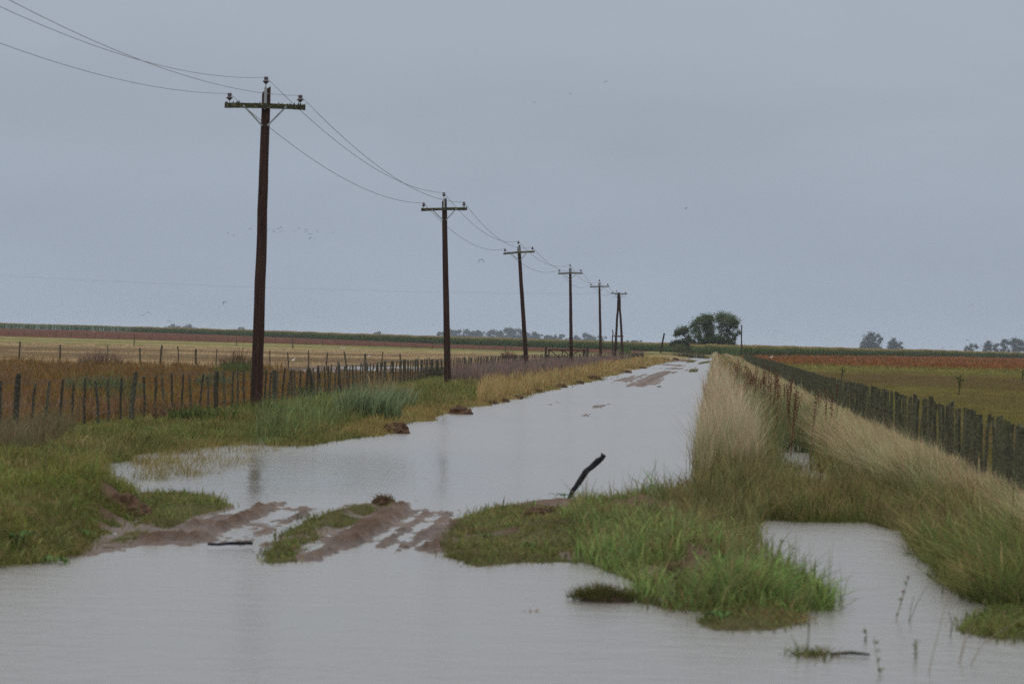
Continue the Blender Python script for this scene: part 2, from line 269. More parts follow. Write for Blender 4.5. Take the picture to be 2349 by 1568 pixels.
def ground_nodes(nt, N, L, b):
    at = N.new('ShaderNodeAttribute'); at.attribute_name = 'Col'; wt = N.new('ShaderNodeAttribute'); wt.attribute_name = 'Wet'
    g = N.new('ShaderNodeNewGeometry')
    n = N.new('ShaderNodeTexNoise'); n.inputs['Scale'].default_value = 2.3; n.inputs['Detail'].default_value = 9; n.inputs['Roughness'].default_value = .65; L.new(g.outputs['Position'], n.inputs[0])
    mr = N.new('ShaderNodeMapRange'); mr.inputs[1].default_value = .25; mr.inputs[2].default_value = .75; mr.inputs[3].default_value = .62; mr.inputs[4].default_value = 1.4; L.new(n.outputs['Fac'], mr.inputs[0])
    v = N.new('ShaderNodeVectorMath'); v.operation = 'SCALE'; L.new(at.outputs['Color'], v.inputs[0]); L.new(mr.outputs[0], v.inputs['Scale']); L.new(v.outputs[0], b.inputs['Base Color'])
    r = N.new('ShaderNodeMapRange'); r.inputs[3].default_value = 1.0; r.inputs[4].default_value = .48; L.new(wt.outputs['Fac'], r.inputs[0]); L.new(r.outputs[0], b.inputs['Roughness'])
    sp = N.new('ShaderNodeMath'); sp.operation = 'MULTIPLY'; sp.inputs[1].default_value = .22; L.new(wt.outputs['Fac'], sp.inputs[0]); L.new(sp.outputs[0], b.inputs['Specular IOR Level'])
    nf = N.new('ShaderNodeTexNoise'); nf.inputs['Scale'].default_value = 19; nf.inputs['Detail'].default_value = 6; nf.inputs['Roughness'].default_value = .7; L.new(g.outputs['Position'], nf.inputs[0])
    af = N.new('ShaderNodeMath'); af.operation = 'MULTIPLY_ADD'; af.inputs[1].default_value = .5; L.new(nf.outputs['Fac'], af.inputs[0]); L.new(n.outputs['Fac'], af.inputs[2])
    mf = N.new('ShaderNodeMapRange'); mf.inputs[1].default_value = .3; mf.inputs[2].default_value = .7; mf.inputs[3].default_value = .7; mf.inputs[4].default_value = 1.3; L.new(nf.outputs['Fac'], mf.inputs[0])
    v2 = N.new('ShaderNodeVectorMath'); v2.operation = 'SCALE'; L.new(v.outputs[0], v2.inputs[0]); L.new(mf.outputs[0], v2.inputs['Scale']); L.new(v2.outputs[0], b.inputs['Base Color'])
    bp = N.new('ShaderNodeBump'); bp.inputs['Strength'].default_value = .8; bp.inputs['Distance'].default_value = .06; L.new(af.outputs[0], bp.inputs['Height']); L.new(bp.outputs[0], b.inputs['Normal'])
M_ground = mat('earth_and_turf', ground_nodes)
def water_nodes(nt, N, L, b):
    b.inputs['Base Color'].default_value = (.20, .185, .165, 1); b.inputs['IOR'].default_value = 1.33
    g = N.new('ShaderNodeNewGeometry')
    def nz(sc_, scale, d, rot=0.0):
        mp = N.new('ShaderNodeMapping'); mp.inputs['Scale'].default_value = sc_; mp.inputs['Rotation'].default_value = (0, 0, rot); L.new(g.outputs['Position'], mp.inputs[0])
        n = N.new('ShaderNodeTexNoise'); n.inputs['Scale'].default_value = scale; n.inputs['Detail'].default_value = d; L.new(mp.outputs[0], n.inputs[0]); return n
    a = nz((.6, 1.2, 1), 6.5, 4, .12); c = nz((.45, 1, 1), 1.6, 3, -.15); p = nz((.5, .16, 1), .55, 4)
    pr = N.new('ShaderNodeMapRange'); pr.inputs[1].default_value = .38; pr.inputs[2].default_value = .62; pr.inputs[3].default_value = .25; pr.inputs[4].default_value = 1.0; L.new(p.outputs['Fac'], pr.inputs[0])
    ma = N.new('ShaderNodeMath'); ma.operation = 'MULTIPLY_ADD'; ma.inputs[1].default_value = .8; L.new(c.outputs['Fac'], ma.inputs[0]); L.new(a.outputs['Fac'], ma.inputs[2])
    cm = N.new('ShaderNodeMapping'); cm.inputs['Location'].default_value = (3.5 / 4, -54 / 13, 0); cm.inputs['Scale'].default_value = (1 / 4, 1 / 13, 0); L.new(g.outputs['Position'], cm.inputs[0])
    ln = N.new('ShaderNodeVectorMath'); ln.operation = 'LENGTH'; L.new(cm.outputs[0], ln.inputs[0])      # calm water in the lee of the bank
    cl = N.new('ShaderNodeMapRange'); cl.interpolation_type = 'SMOOTHSTEP'; cl.inputs[1].default_value = .35; cl.inputs[2].default_value = 1.25; cl.inputs[3].default_value = .09; cl.inputs[4].default_value = .20; L.new(ln.outputs['Value'], cl.inputs[0]); L.new(cl.outputs[0], b.inputs['Roughness'])
    bp = N.new('ShaderNodeBump'); bp.inputs['Distance'].default_value = .034; L.new(ma.outputs[0], bp.inputs['Height']); L.new(pr.outputs[0], bp.inputs['Strength']); L.new(bp.outputs[0], b.inputs['Normal'])
M_water = mat('muddy_flood_water', water_nodes)
# ------------------------------------------------------------------ object helpers
def tag(o, label=None, cat=None, group=None, kind=None):
    if label: o['label'] = label
    if cat: o['category'] = cat
    if group: o['group'] = group
    if kind: o['kind'] = kind
    return o
def link(name, me, parent=None, loc=None):
    o = bpy.data.objects.new(name, me); COL.objects.link(o)
    if parent is not None: o.parent = parent
    if loc is not None: o.location = loc
    return o
def empty(name, loc, label, cat, group=None):
    o = link(name, None, loc=loc); o.empty_display_size = .2; return tag(o, label, cat, group)
def setcol(me, cols, name='Col'):
    c = np.ones((len(cols), 4), np.float32); c[:, :3] = cols
    me.color_attributes.new(name, 'FLOAT_COLOR', 'POINT').data.foreach_set('color', c.ravel())
def trimesh(name, V, T, cols, m, parent=None, loc=None):
    me = bpy.data.meshes.new(name); V = np.ascontiguousarray(V, np.float32); T = np.ascontiguousarray(T, np.int32)
    me.vertices.add(len(V)); me.vertices.foreach_set('co', V.ravel())
    me.loops.add(T.size); me.loops.foreach_set('vertex_index', T.ravel())
    me.polygons.add(len(T)); me.polygons.foreach_set('loop_start', np.arange(0, T.size, 3, dtype=np.int32))
    me.update(calc_edges=True)
    if cols is not None: setcol(me, cols)
    me.materials.append(m)
    return link(name, me, parent, loc)
class MB:
    def __init__(s): s.v = []; s.f = []; s.c = []
    def add(s, v, f, c=(.1, .1, .1)):
        o = len(s.v); s.v += [tuple(p) for p in v]; s.f += [tuple(i + o for i in q) for q in f]
        s.c += [c] * len(v) if not isinstance(c, list) else c
    def tube(s, pts, radii, n=8, c=(.1, .1, .1), caps=True, rng=None, wob=0.0):
        pts = [Vector(p) for p in pts]; rings = []
        for i, p in enumerate(pts):
            d = (pts[min(i + 1, len(pts) - 1)] - pts[max(i - 1, 0)]).normalized()
            a = d.cross(Vector((0, 1, 0)) if abs(d.y) < .9 else Vector((1, 0, 0))).normalized(); b = d.cross(a)
            r = radii[i] if hasattr(radii, '__len__') else radii
            for k in range(n):
                t = 2 * math.pi * k / n; rr = r * (1 + (rng.uniform(-wob, wob) if rng else 0)); rings.append(p + a * math.cos(t) * rr + b * math.sin(t) * rr)
        f = [(i * n + k, i * n + (k + 1) % n, (i + 1) * n + (k + 1) % n, (i + 1) * n + k) for i in range(len(pts) - 1) for k in range(n)]
        if caps: f += [tuple(range(n))[::-1], tuple((len(pts) - 1) * n + k for k in range(n))]
        s.add(rings, f, c)
    def box(s, cx, cy_, cz, sx, sy, sz, M=None, c=(.1, .1, .1)):
        v = [Vector((cx + i * sx / 2, cy_ + j * sy / 2, cz + k * sz / 2)) for k in (-1, 1) for j in (-1, 1) for i in (-1, 1)]
        if M: v = [M @ p for p in v]
        s.add(v, [(0, 2, 3, 1), (4, 5, 7, 6), (0, 1, 5, 4), (2, 6, 7, 3), (0, 4, 6, 2), (1, 3, 7, 5)], c)
    def lathe(s, prof, x, y, z, n=12, c=(.1, .1, .1)):
        v = [(x + r * math.cos(2 * math.pi * k / n), y + r * math.sin(2 * math.pi * k / n), z + h) for r, h in prof for k in range(n)]
        f = [(i * n + k, i * n + (k + 1) % n, (i + 1) * n + (k + 1) % n, (i + 1) * n + k) for i in range(len(prof) - 1) for k in range(n)]
        f += [tuple(range(n))[::-1], tuple((len(prof) - 1) * n + k for k in range(n))]
        s.add(v, f, c)
    def mesh(s, name, m, smooth=False):
        me = bpy.data.meshes.new(name); me.from_pydata(s.v, [], s.f); me.materials.append(m); setcol(me, np.array(s.c, np.float32))
        if smooth: me.polygons.foreach_set('use_smooth', [True] * len(me.polygons))
        me.update(); return me
    def obj(s, name, m, parent=None, loc=None, smooth=False): return link(name, s.mesh(name, m, smooth), parent, loc)
def ground_z(x, y):
    z = terrain(np.array([float(x)]), np.array([float(y)]))[0]; return float(z[0])
def gpz(x, y):                                        # ground point under a photo pixel, on the real terrain
    z = 0.0
    for _ in range(4):
        X, Y = gp(x, y, z); z = max(ground_z(X, Y), 0.0)
    return Vector((float(X), float(Y), z))
# ------------------------------------------------------------------ the ground sheet
def build_ground():
    rows = np.concatenate([np.geomspace(14000, 1500, 16)[:-1], 2.1 * F / np.arange(11, 60, 1.0), 2.1 * F / np.arange(60, 300, 1.5), 2.1 * F / np.arange(300, 540, 1.0), 2.1 * F / np.arange(540, 900, 3.0), 2.1 * F / np.arange(900, 2400, 60)])[::-1]
    cols = np.concatenate([-np.geomspace(12000, 1900, 18), np.arange(-1800, 1800, 4.2), np.geomspace(1900, 12000, 18)]) / F
    Y = np.repeat(rows[:, None], len(cols), 1); X = Y * cols[None, :]
    X, Y = X.ravel(), Y.ravel()
    z, m, s, n1, n2 = terrain(X, Y); zi = classify(X, Y, z, m, s, n1, n2)
    soil = np.array([SOIL[n] for n in ZN]); c = soil[zi]
    p = fbm(X * .9, Y * .45, 4, 55); q = fbm(X * .07, Y * .035, 3, 66)
    c = c * (0.62 + 0.5 * p + 0.3 * q)[:, None]
    pas = zi == ZI['pasture']; gr = sst(fbm(X * .05, Y * .012, 3, 91), .35, .65)[:, None]
    c = np.where(pas[:, None], c * (1 - gr) + gr * np.array([.10, .068, .034]) * (.7 + .5 * p[:, None]), c)
    st = zi == ZI['stubble']; k2 = sst(fbm(X * .04, Y * .03, 3, 92), .45, .6)[:, None]
    c = np.where(st[:, None], c * (1 - .45 * k2), c)
    me_ = zi == ZI['meadow']; k3 = sst(fbm(X * .015, Y * .02, 3, 93), .4, .6)[:, None]
    c = np.where(me_[:, None], c * (1 - k3) + k3 * np.array([.24, .19, .095]) * (.7 + .5 * p[:, None]), c)
    rd = zi == ZI['redcrop']; k4 = sst(fbm(X * .02, Y * .02, 3, 94), .55, .7)[:, None]
    c = np.where(rd[:, None], c * (1 - k4) + k4 * np.array([.12, .075, .027]), c)
    wet = ((zi == ZI['mud']) | (zi == ZI['water']) | (zi == ZI['sedge'])).astype(np.float32) * np.clip(1.15 - z / .12, .25, 1)
    me = bpy.data.meshes.new('ground'); nr, nc = len(rows), len(cols)
    me.vertices.add(nr * nc); me.vertices.foreach_set('co', np.stack([X, Y, z], 1).astype(np.float32).ravel())
    i = (np.arange(nr - 1)[:, None] * nc + np.arange(nc - 1)[None, :]).ravel()
    q4 = np.stack([i, i + 1, i + nc + 1, i + nc], 1).astype(np.int32)
    me.loops.add(q4.size); me.loops.foreach_set('vertex_index', q4.ravel()); me.polygons.add(len(q4)); me.polygons.foreach_set('loop_start', np.arange(0, q4.size, 4, dtype=np.int32))
    me.polygons.foreach_set('use_smooth', np.ones(len(q4), bool)); me.update(calc_edges=True)
    setcol(me, c.astype(np.float32)); at = me.attributes.new('Wet', 'FLOAT', 'POINT'); at.data.foreach_set('value', wet)
    me.materials.append(M_ground)
    tag(link('ground', me), 'muddy track, verges and flat farm fields', 'ground', kind='structure')
build_ground()
mb = MB(); mb.add([(-70, 6, 0), (45, 6, 0), (45, 300, 0), (95, 900, 0), (-30, 900, 0), (-70, 300, 0)], [(0, 1, 2, 3, 4, 5)])
tag(mb.obj('water', M_water), 'grey flood water lying over the dirt road and ditch', 'water', kind='structure')
# ------------------------------------------------------------------ grass (uncountable: one object per kind of growth)
#          height var  width   base colour          tip colour           leanx  leany scatter prob  stuff name
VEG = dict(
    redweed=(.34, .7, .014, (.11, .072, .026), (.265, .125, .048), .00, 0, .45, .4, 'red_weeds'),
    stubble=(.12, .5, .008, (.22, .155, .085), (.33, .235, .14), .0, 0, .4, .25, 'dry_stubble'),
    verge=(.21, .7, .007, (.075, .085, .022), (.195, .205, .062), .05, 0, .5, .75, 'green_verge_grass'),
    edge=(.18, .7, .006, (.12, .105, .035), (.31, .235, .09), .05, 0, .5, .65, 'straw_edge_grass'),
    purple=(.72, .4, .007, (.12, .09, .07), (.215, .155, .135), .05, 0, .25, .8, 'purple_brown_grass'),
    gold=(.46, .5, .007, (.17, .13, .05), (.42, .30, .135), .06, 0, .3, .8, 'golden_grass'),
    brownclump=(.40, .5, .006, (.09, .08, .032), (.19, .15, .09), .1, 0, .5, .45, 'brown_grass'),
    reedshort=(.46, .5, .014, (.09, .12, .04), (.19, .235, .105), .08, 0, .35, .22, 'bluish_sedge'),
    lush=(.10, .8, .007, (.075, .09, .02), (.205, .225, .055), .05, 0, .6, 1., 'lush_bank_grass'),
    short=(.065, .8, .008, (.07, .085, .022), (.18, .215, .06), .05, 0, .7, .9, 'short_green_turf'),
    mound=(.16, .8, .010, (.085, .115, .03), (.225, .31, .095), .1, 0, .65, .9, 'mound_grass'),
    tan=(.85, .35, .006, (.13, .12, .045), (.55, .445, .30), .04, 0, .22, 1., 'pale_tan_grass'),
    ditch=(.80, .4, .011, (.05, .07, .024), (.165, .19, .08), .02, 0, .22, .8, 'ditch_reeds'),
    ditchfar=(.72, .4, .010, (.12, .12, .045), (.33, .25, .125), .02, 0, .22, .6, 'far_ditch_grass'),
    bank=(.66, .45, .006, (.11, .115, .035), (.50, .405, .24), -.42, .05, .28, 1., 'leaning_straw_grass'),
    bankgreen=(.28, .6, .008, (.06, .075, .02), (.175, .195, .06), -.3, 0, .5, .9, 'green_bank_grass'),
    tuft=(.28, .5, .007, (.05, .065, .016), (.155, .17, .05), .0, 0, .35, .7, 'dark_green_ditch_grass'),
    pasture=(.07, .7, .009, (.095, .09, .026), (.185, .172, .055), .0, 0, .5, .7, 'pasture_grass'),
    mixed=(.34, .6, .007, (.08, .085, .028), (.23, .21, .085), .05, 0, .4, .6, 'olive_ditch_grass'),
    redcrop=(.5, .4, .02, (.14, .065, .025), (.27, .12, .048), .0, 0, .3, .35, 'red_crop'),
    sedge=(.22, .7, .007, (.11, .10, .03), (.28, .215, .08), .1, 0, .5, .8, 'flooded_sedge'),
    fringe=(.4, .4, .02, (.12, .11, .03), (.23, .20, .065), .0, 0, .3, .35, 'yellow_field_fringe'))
LBL = dict(olive_ditch_grass='olive and straw grass between the near mound and the ditch reeds', red_weeds='rust red weeds filling the field behind the left stake fence', dry_stubble='dry tan stubble across the left field', green_verge_grass='green grass on the left verge round the tallest pole', straw_edge_grass='short straw coloured grass along the left water edge', purple_brown_grass='purplish brown tall grass below the far left fence', golden_grass='golden grass strip beside the far road', brown_grass='brown tall grass at the left frame edge', bluish_sedge='bluish green sedge patch in front of the tallest pole', lush_bank_grass='lush green grass over the near left bank', short_green_turf='short bright turf between the muddy wheel tracks', mound_grass='thick green grass on the near right mound', pale_tan_grass='pale tan tall grass on the berm right of the road', ditch_reeds='green reeds standing in the right ditch', far_ditch_grass='straw and green growth along the far right ditch', leaning_straw_grass='straw grass leaning left below the right stake fence', green_bank_grass='green grass hanging into the right ditch water', dark_green_ditch_grass='dark green grass closing the ditch puddle', pasture_grass='short olive grass of the right pasture', red_crop='rust red crop band on the right field', flooded_sedge='yellowish sedge standing in shallow water at left', yellow_field_fringe='yellowish fringe between pasture and red crop')
def blades(rng, B, h, wd, lean, cb, ct, midw=.45):
    n = len(B); yaw = rng.uniform(-1.2, 1.2, n); dx = np.cos(yaw) * wd / 2; dy = np.sin(yaw) * wd / 2
    V = np.zeros((n, 5, 3), np.float32); W = np.stack([dx, dy, np.zeros(n)], 1)
    up = np.sqrt(np.clip(1 - .5 * (lean ** 2).sum(1), .25, 1)) * h
    mid = B + np.stack([lean[:, 0] * h * .3, lean[:, 1] * h * .3, up * .6], 1); tip = B + np.stack([lean[:, 0] * h, lean[:, 1] * h, up], 1)
    V[:, 0] = B - W; V[:, 1] = B + W; V[:, 2] = mid - W * .75; V[:, 3] = mid + W * .75; V[:, 4] = tip
    o = (np.arange(n) * 5)[:, None]; T = np.concatenate([o + np.array([[0, 1, 3]]), o + np.array([[0, 3, 2]]), o + np.array([[2, 3, 4]])], 0)
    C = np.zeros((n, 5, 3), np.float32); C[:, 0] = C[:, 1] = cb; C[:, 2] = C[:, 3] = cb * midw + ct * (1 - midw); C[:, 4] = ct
    return V.reshape(-1, 3), T, C.reshape(-1, 3)
def build_grass():
    rng = np.random.default_rng(5)
    n = 1500000
    x = rng.uniform(-500, 3300, n); hor = 798 + .0262 * (x - 1700)
    y = hor + np.concatenate([rng.uniform(12, 740, n // 2), 12 + 330 * rng.random(n - n // 2) ** 1.7])
    X, Y = gp(x, y, 0.12)
    ok = (Y > 18) & (Y < 1300); X, Y = X[ok], Y[ok]
    z, m, s, n1, n2 = terrain(X, Y); zi = classify(X, Y, z, m, s, n1, n2)
    patch = fbm(X * 1.1, Y * .5, 3, 41); big = fbm(X * .25, Y * .1, 3, 42)
    for name, (h, hv, wd, cb, ct, lx, ly, sc_, pr, oname) in VEG.items():
        k = np.nonzero((zi == ZI[name]) & (z > (-.2 if name == 'sedge' else -.012)) & (rng.random(len(X)) < pr))[0]
        if name in ('tan', 'bank', 'purple', 'gold', 'ditch', 'ditchfar'):   # tall growth: keep clumps uneven
            k = k[rng.random(len(k)) < np.clip(1.9 * patch[k] - .25, .15, 1)]
        if name == 'mound': k = k[rng.random(len(k)) < np.clip(.35 + .9 * m['green'][k], 0, 1)]
        if name in ('bank', 'bankgreen', 'lush', 'mound', 'tuft') : k = np.concatenate([k, k])
        nn = len(k)
        if not nn: continue
        px = X[k] + rng.normal(0, .06, nn); py = Y[k] + rng.normal(0, .2, nn)
        zz = z[k] - .02
        cs = (.20 + .25 * h) * (1 + py / 250); ci = np.floor(px / cs); cj = np.floor(py / (cs * 1.4)); q1 = _h(ci, cj, 7); q2 = _h(ci, cj, 8); q3 = _h(ci, cj, 9)
        ox = (px / cs - ci - .25 - .5 * q1); oy = (py / (cs * 1.4) - cj - .25 - .5 * q2); rr = np.hypot(ox, oy)
        tus = (rng.random(nn) < .75)
        hh = h * (1 - hv * .6 + hv * 1.2 * rng.random(nn)) * (.62 + .76 * patch[k])
        hh *= np.where(tus, (1.22 - .62 * np.clip(rr, 0, 1)) * (.72 + .56 * q3), 1)
        if name in ('verge',): hh *= (.75 + .9 * np.clip(big[k] - .35, 0, 1))
        ww = np.maximum(wd * rng.uniform(.6, 1.4, nn), .00013 * py) * (1.0 + np.clip((py - 200) / 500, 0, 1.5))
        lean = np.stack([lx + rng.normal(0, sc_, nn), ly + rng.normal(0, sc_, nn)], 1)
        lean += np.stack([ox, oy], 1) * np.where(tus, .55, 0)[:, None] * (.6 if h > .5 else 1)
        lum = (.6 + .8 * rng.random(nn)) * (.68 + .64 * patch[k]) * (.78 + .44 * q2)
        hue = rng.normal(0, .09, nn) + (q1 - .5) * .3
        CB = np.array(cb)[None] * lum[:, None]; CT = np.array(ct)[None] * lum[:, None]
        if name in ('verge', 'mound', 'lush', 'bankgreen', 'tuft', 'short'):   # dry blades among the green
            dry = rng.random(nn) < np.clip(.28 + 1.4 * (big[k] - .45), .12, .7); CT[dry] = np.array([.27, .205, .10]) * lum[dry, None]
        if name in ('tan', 'mixed'): fr_ = 1 - sst(py, 50, 66); CT = CT * (1 - .35 * fr_[:, None]) + .35 * fr_[:, None] * np.array([.19, .15, .075]) * lum[:, None]; hh *= 1 - .22 * fr_
        if name == 'bank': sf = s[k]; hh *= np.clip(1.2 - .5 * np.clip(sf - 6.2, 0, 9), .34, 1.1)
        if name in ('tan', 'bank'):
            gr = rng.random(nn) < np.clip(.1 + 1.2 * (big[k] - .3), .15, .65); CT[gr] = np.array([.20, .20, .085]) * lum[gr, None]; hh[gr] *= .65
            vy = rng.random(nn) < .2; CT[vy] *= np.array([1., .86, .86])
        if name == 'redweed':
            yl = rng.random(nn) < np.clip(.12 + 2.2 * (patch[k] - .45), .05, .7); CT[yl] = np.array([.18, .14, .04]) * lum[yl, None]; pk = rng.random(nn) < np.clip(2 * (big[k] - .5), 0, .6); CT[pk] = np.array([.23, .15, .115]) * lum[pk, None]; hh[pk] *= 1.3
            gr = rng.random(nn) < .12; CT[gr] = np.array([.12, .15, .045]) * lum[gr, None]
        if name == 'ditch':
            br = rng.random(nn) < .35; CT[br] = np.array([.24, .15, .08]) * lum[br, None]
        if name in ('mound', 'bankgreen', 'lush', 'verge', 'mixed', 'short'):
            big_ = rng.random(nn) < .08; ww[big_] *= 2.2; hh[big_] *= 1.45; lean[big_] *= 1.3
            if name == 'mound': ts_ = rng.random(nn) < .018; hh[ts_] = rng.uniform(.3, .55, ts_.sum()); ww[ts_] *= .8; lean[ts_] *= .35; CT[ts_] = np.array([.27, .26, .13])
            sp2 = fbm(px * 1.7, py * .55, 3, 61); hh *= np.clip(.35 + 1.35 * sp2, .35, 1.35)
            yl = rng.random(nn) < np.clip(3.2 * (fbm(px * 1.3, py * .45, 3, 62) - .5), 0, .6) * (name not in ('bankgreen', 'mixed')); CT[yl] = np.array([.25, .20, .085]) * lum[yl, None]; CB[yl] = np.array([.12, .09, .04]) * lum[yl, None]; hh[yl] *= .8
        if name in ('verge',): hh *= np.clip(1 - .5 * sst(-(s[k] + 6.3), 0, 1.5), .5, 1) if name == 'verge' else 1
        CT[:, 0] *= 1 + hue; CT[:, 1] *= 1 - hue * .4
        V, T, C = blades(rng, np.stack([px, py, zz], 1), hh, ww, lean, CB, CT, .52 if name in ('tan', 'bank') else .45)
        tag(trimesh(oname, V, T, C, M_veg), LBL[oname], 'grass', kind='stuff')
    print('blades', len(X))
build_grass()
# ------------------------------------------------------------------ maize on the horizon
def corn_plants(rng, P, h, full=True):
    n = len(P); VV = []; TT = []; CC = []; off = 0
    def quadleaf(a, b, wd, c1, c2):
        nonlocal off
        yaw = rng.uniform(-1, 1, n); W = np.stack([np.cos(yaw) * wd, np.sin(yaw) * wd * .4, np.full(n, .0)], 1)
        V = np.stack([a - W, a + W, b + W * .5, b - W * .5], 1).reshape(-1, 3); o = (np.arange(n) * 4)[:, None] + off
        VV.append(V); TT.append(np.concatenate([o + np.array([[0, 1, 2]]), o + np.array([[0, 2, 3]])])); off += n * 4
        lum = rng.uniform(.6, 1.35, n)[:, None]; CC.append(np.stack([c1 * lum, c1 * lum, c2 * lum, c2 * lum], 1).reshape(-1, 3))
    up = np.array([0, 0, 1.0])
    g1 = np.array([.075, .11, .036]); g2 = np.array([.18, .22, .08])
    quadleaf(P, P + up * h[:, None] * .9, .035, g1, g1 * 1.2)
    for fz in ((.25, .4, .52, .63, .74, .84) if full else (.7, .8, .88)):
        a = P + up * (h * fz)[:, None]; an = rng.uniform(0, 6.28, n); L = rng.uniform(.3, .55, n)
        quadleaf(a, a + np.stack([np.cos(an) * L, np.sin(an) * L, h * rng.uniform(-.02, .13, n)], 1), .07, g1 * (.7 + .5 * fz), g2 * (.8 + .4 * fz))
    a = P + up * (h * .86)[:, None]
    for _ in range(2):
        quadleaf(a, a + np.stack([rng.normal(0, .12, n), rng.normal(0, .12, n), h * .16], 1), .045, np.array([.24, .185, .075]), np.array([.36, .265, .12]))
    return np.concatenate(VV), np.concatenate(TT), np.concatenate(CC)
def corn_field(a0, a1, label, seed, deep, tallc):
    rng = np.random.default_rng(seed); PP = []
    A = np.linspace(a0, a1, 4000); D = np.interp(A, AF, DF); Xf = A / F * D; Yf = D
    L = np.concatenate([[0], np.cumsum(np.hypot(np.diff(Xf), np.diff(Yf)))])
    for r in range(9):
        u = rng.uniform(0, L[-1], int(L[-1] / .38)); PP.append(np.stack([np.interp(u, L, Xf), np.interp(u, L, Yf) + r * .9 + rng.normal(0, .25, len(u))], 1))
    P = np.concatenate(PP)
    def lift(P): return np.concatenate([P, terrain(P[:, 0], P[:, 1])[0][:, None]], 1)
    P3 = lift(P); h = (2.45 * rng.uniform(.86, 1.1, len(P))) * (.92 + .16 * vn(P[:, 0] * .06, P[:, 1] * .06, 4))
    V, T, C = corn_plants(rng, P3, h)
    n = 16000; u = rng.uniform(0, L[-1], n); Q = np.stack([np.interp(u, L, Xf), np.interp(u, L, Yf) + 9 + deep * rng.random(n) ** 1.5], 1)
    Q3 = lift(Q); Q3[:, 2] += tallc * np.clip((Q[:, 1] - np.interp(u, L, Yf)) / deep, 0, 1)
    V2, T2, C2 = corn_plants(rng, Q3, np.full(n, 2.4) * rng.uniform(.9, 1.08, n), False)
    tag(trimesh('corn_field', np.concatenate([V, V2]), np.concatenate([T, T2 + len(V)]), np.concatenate([C, C2]), M_leaf), label, 'corn field', kind='stuff')
corn_field(-1500, 503, 'long green corn field on the horizon left of the trees and road end', 11, 120, 0.1)
corn_field(528, 1800, 'green corn field with tan tassels on the horizon right of the road end', 12, 260, 0.55)
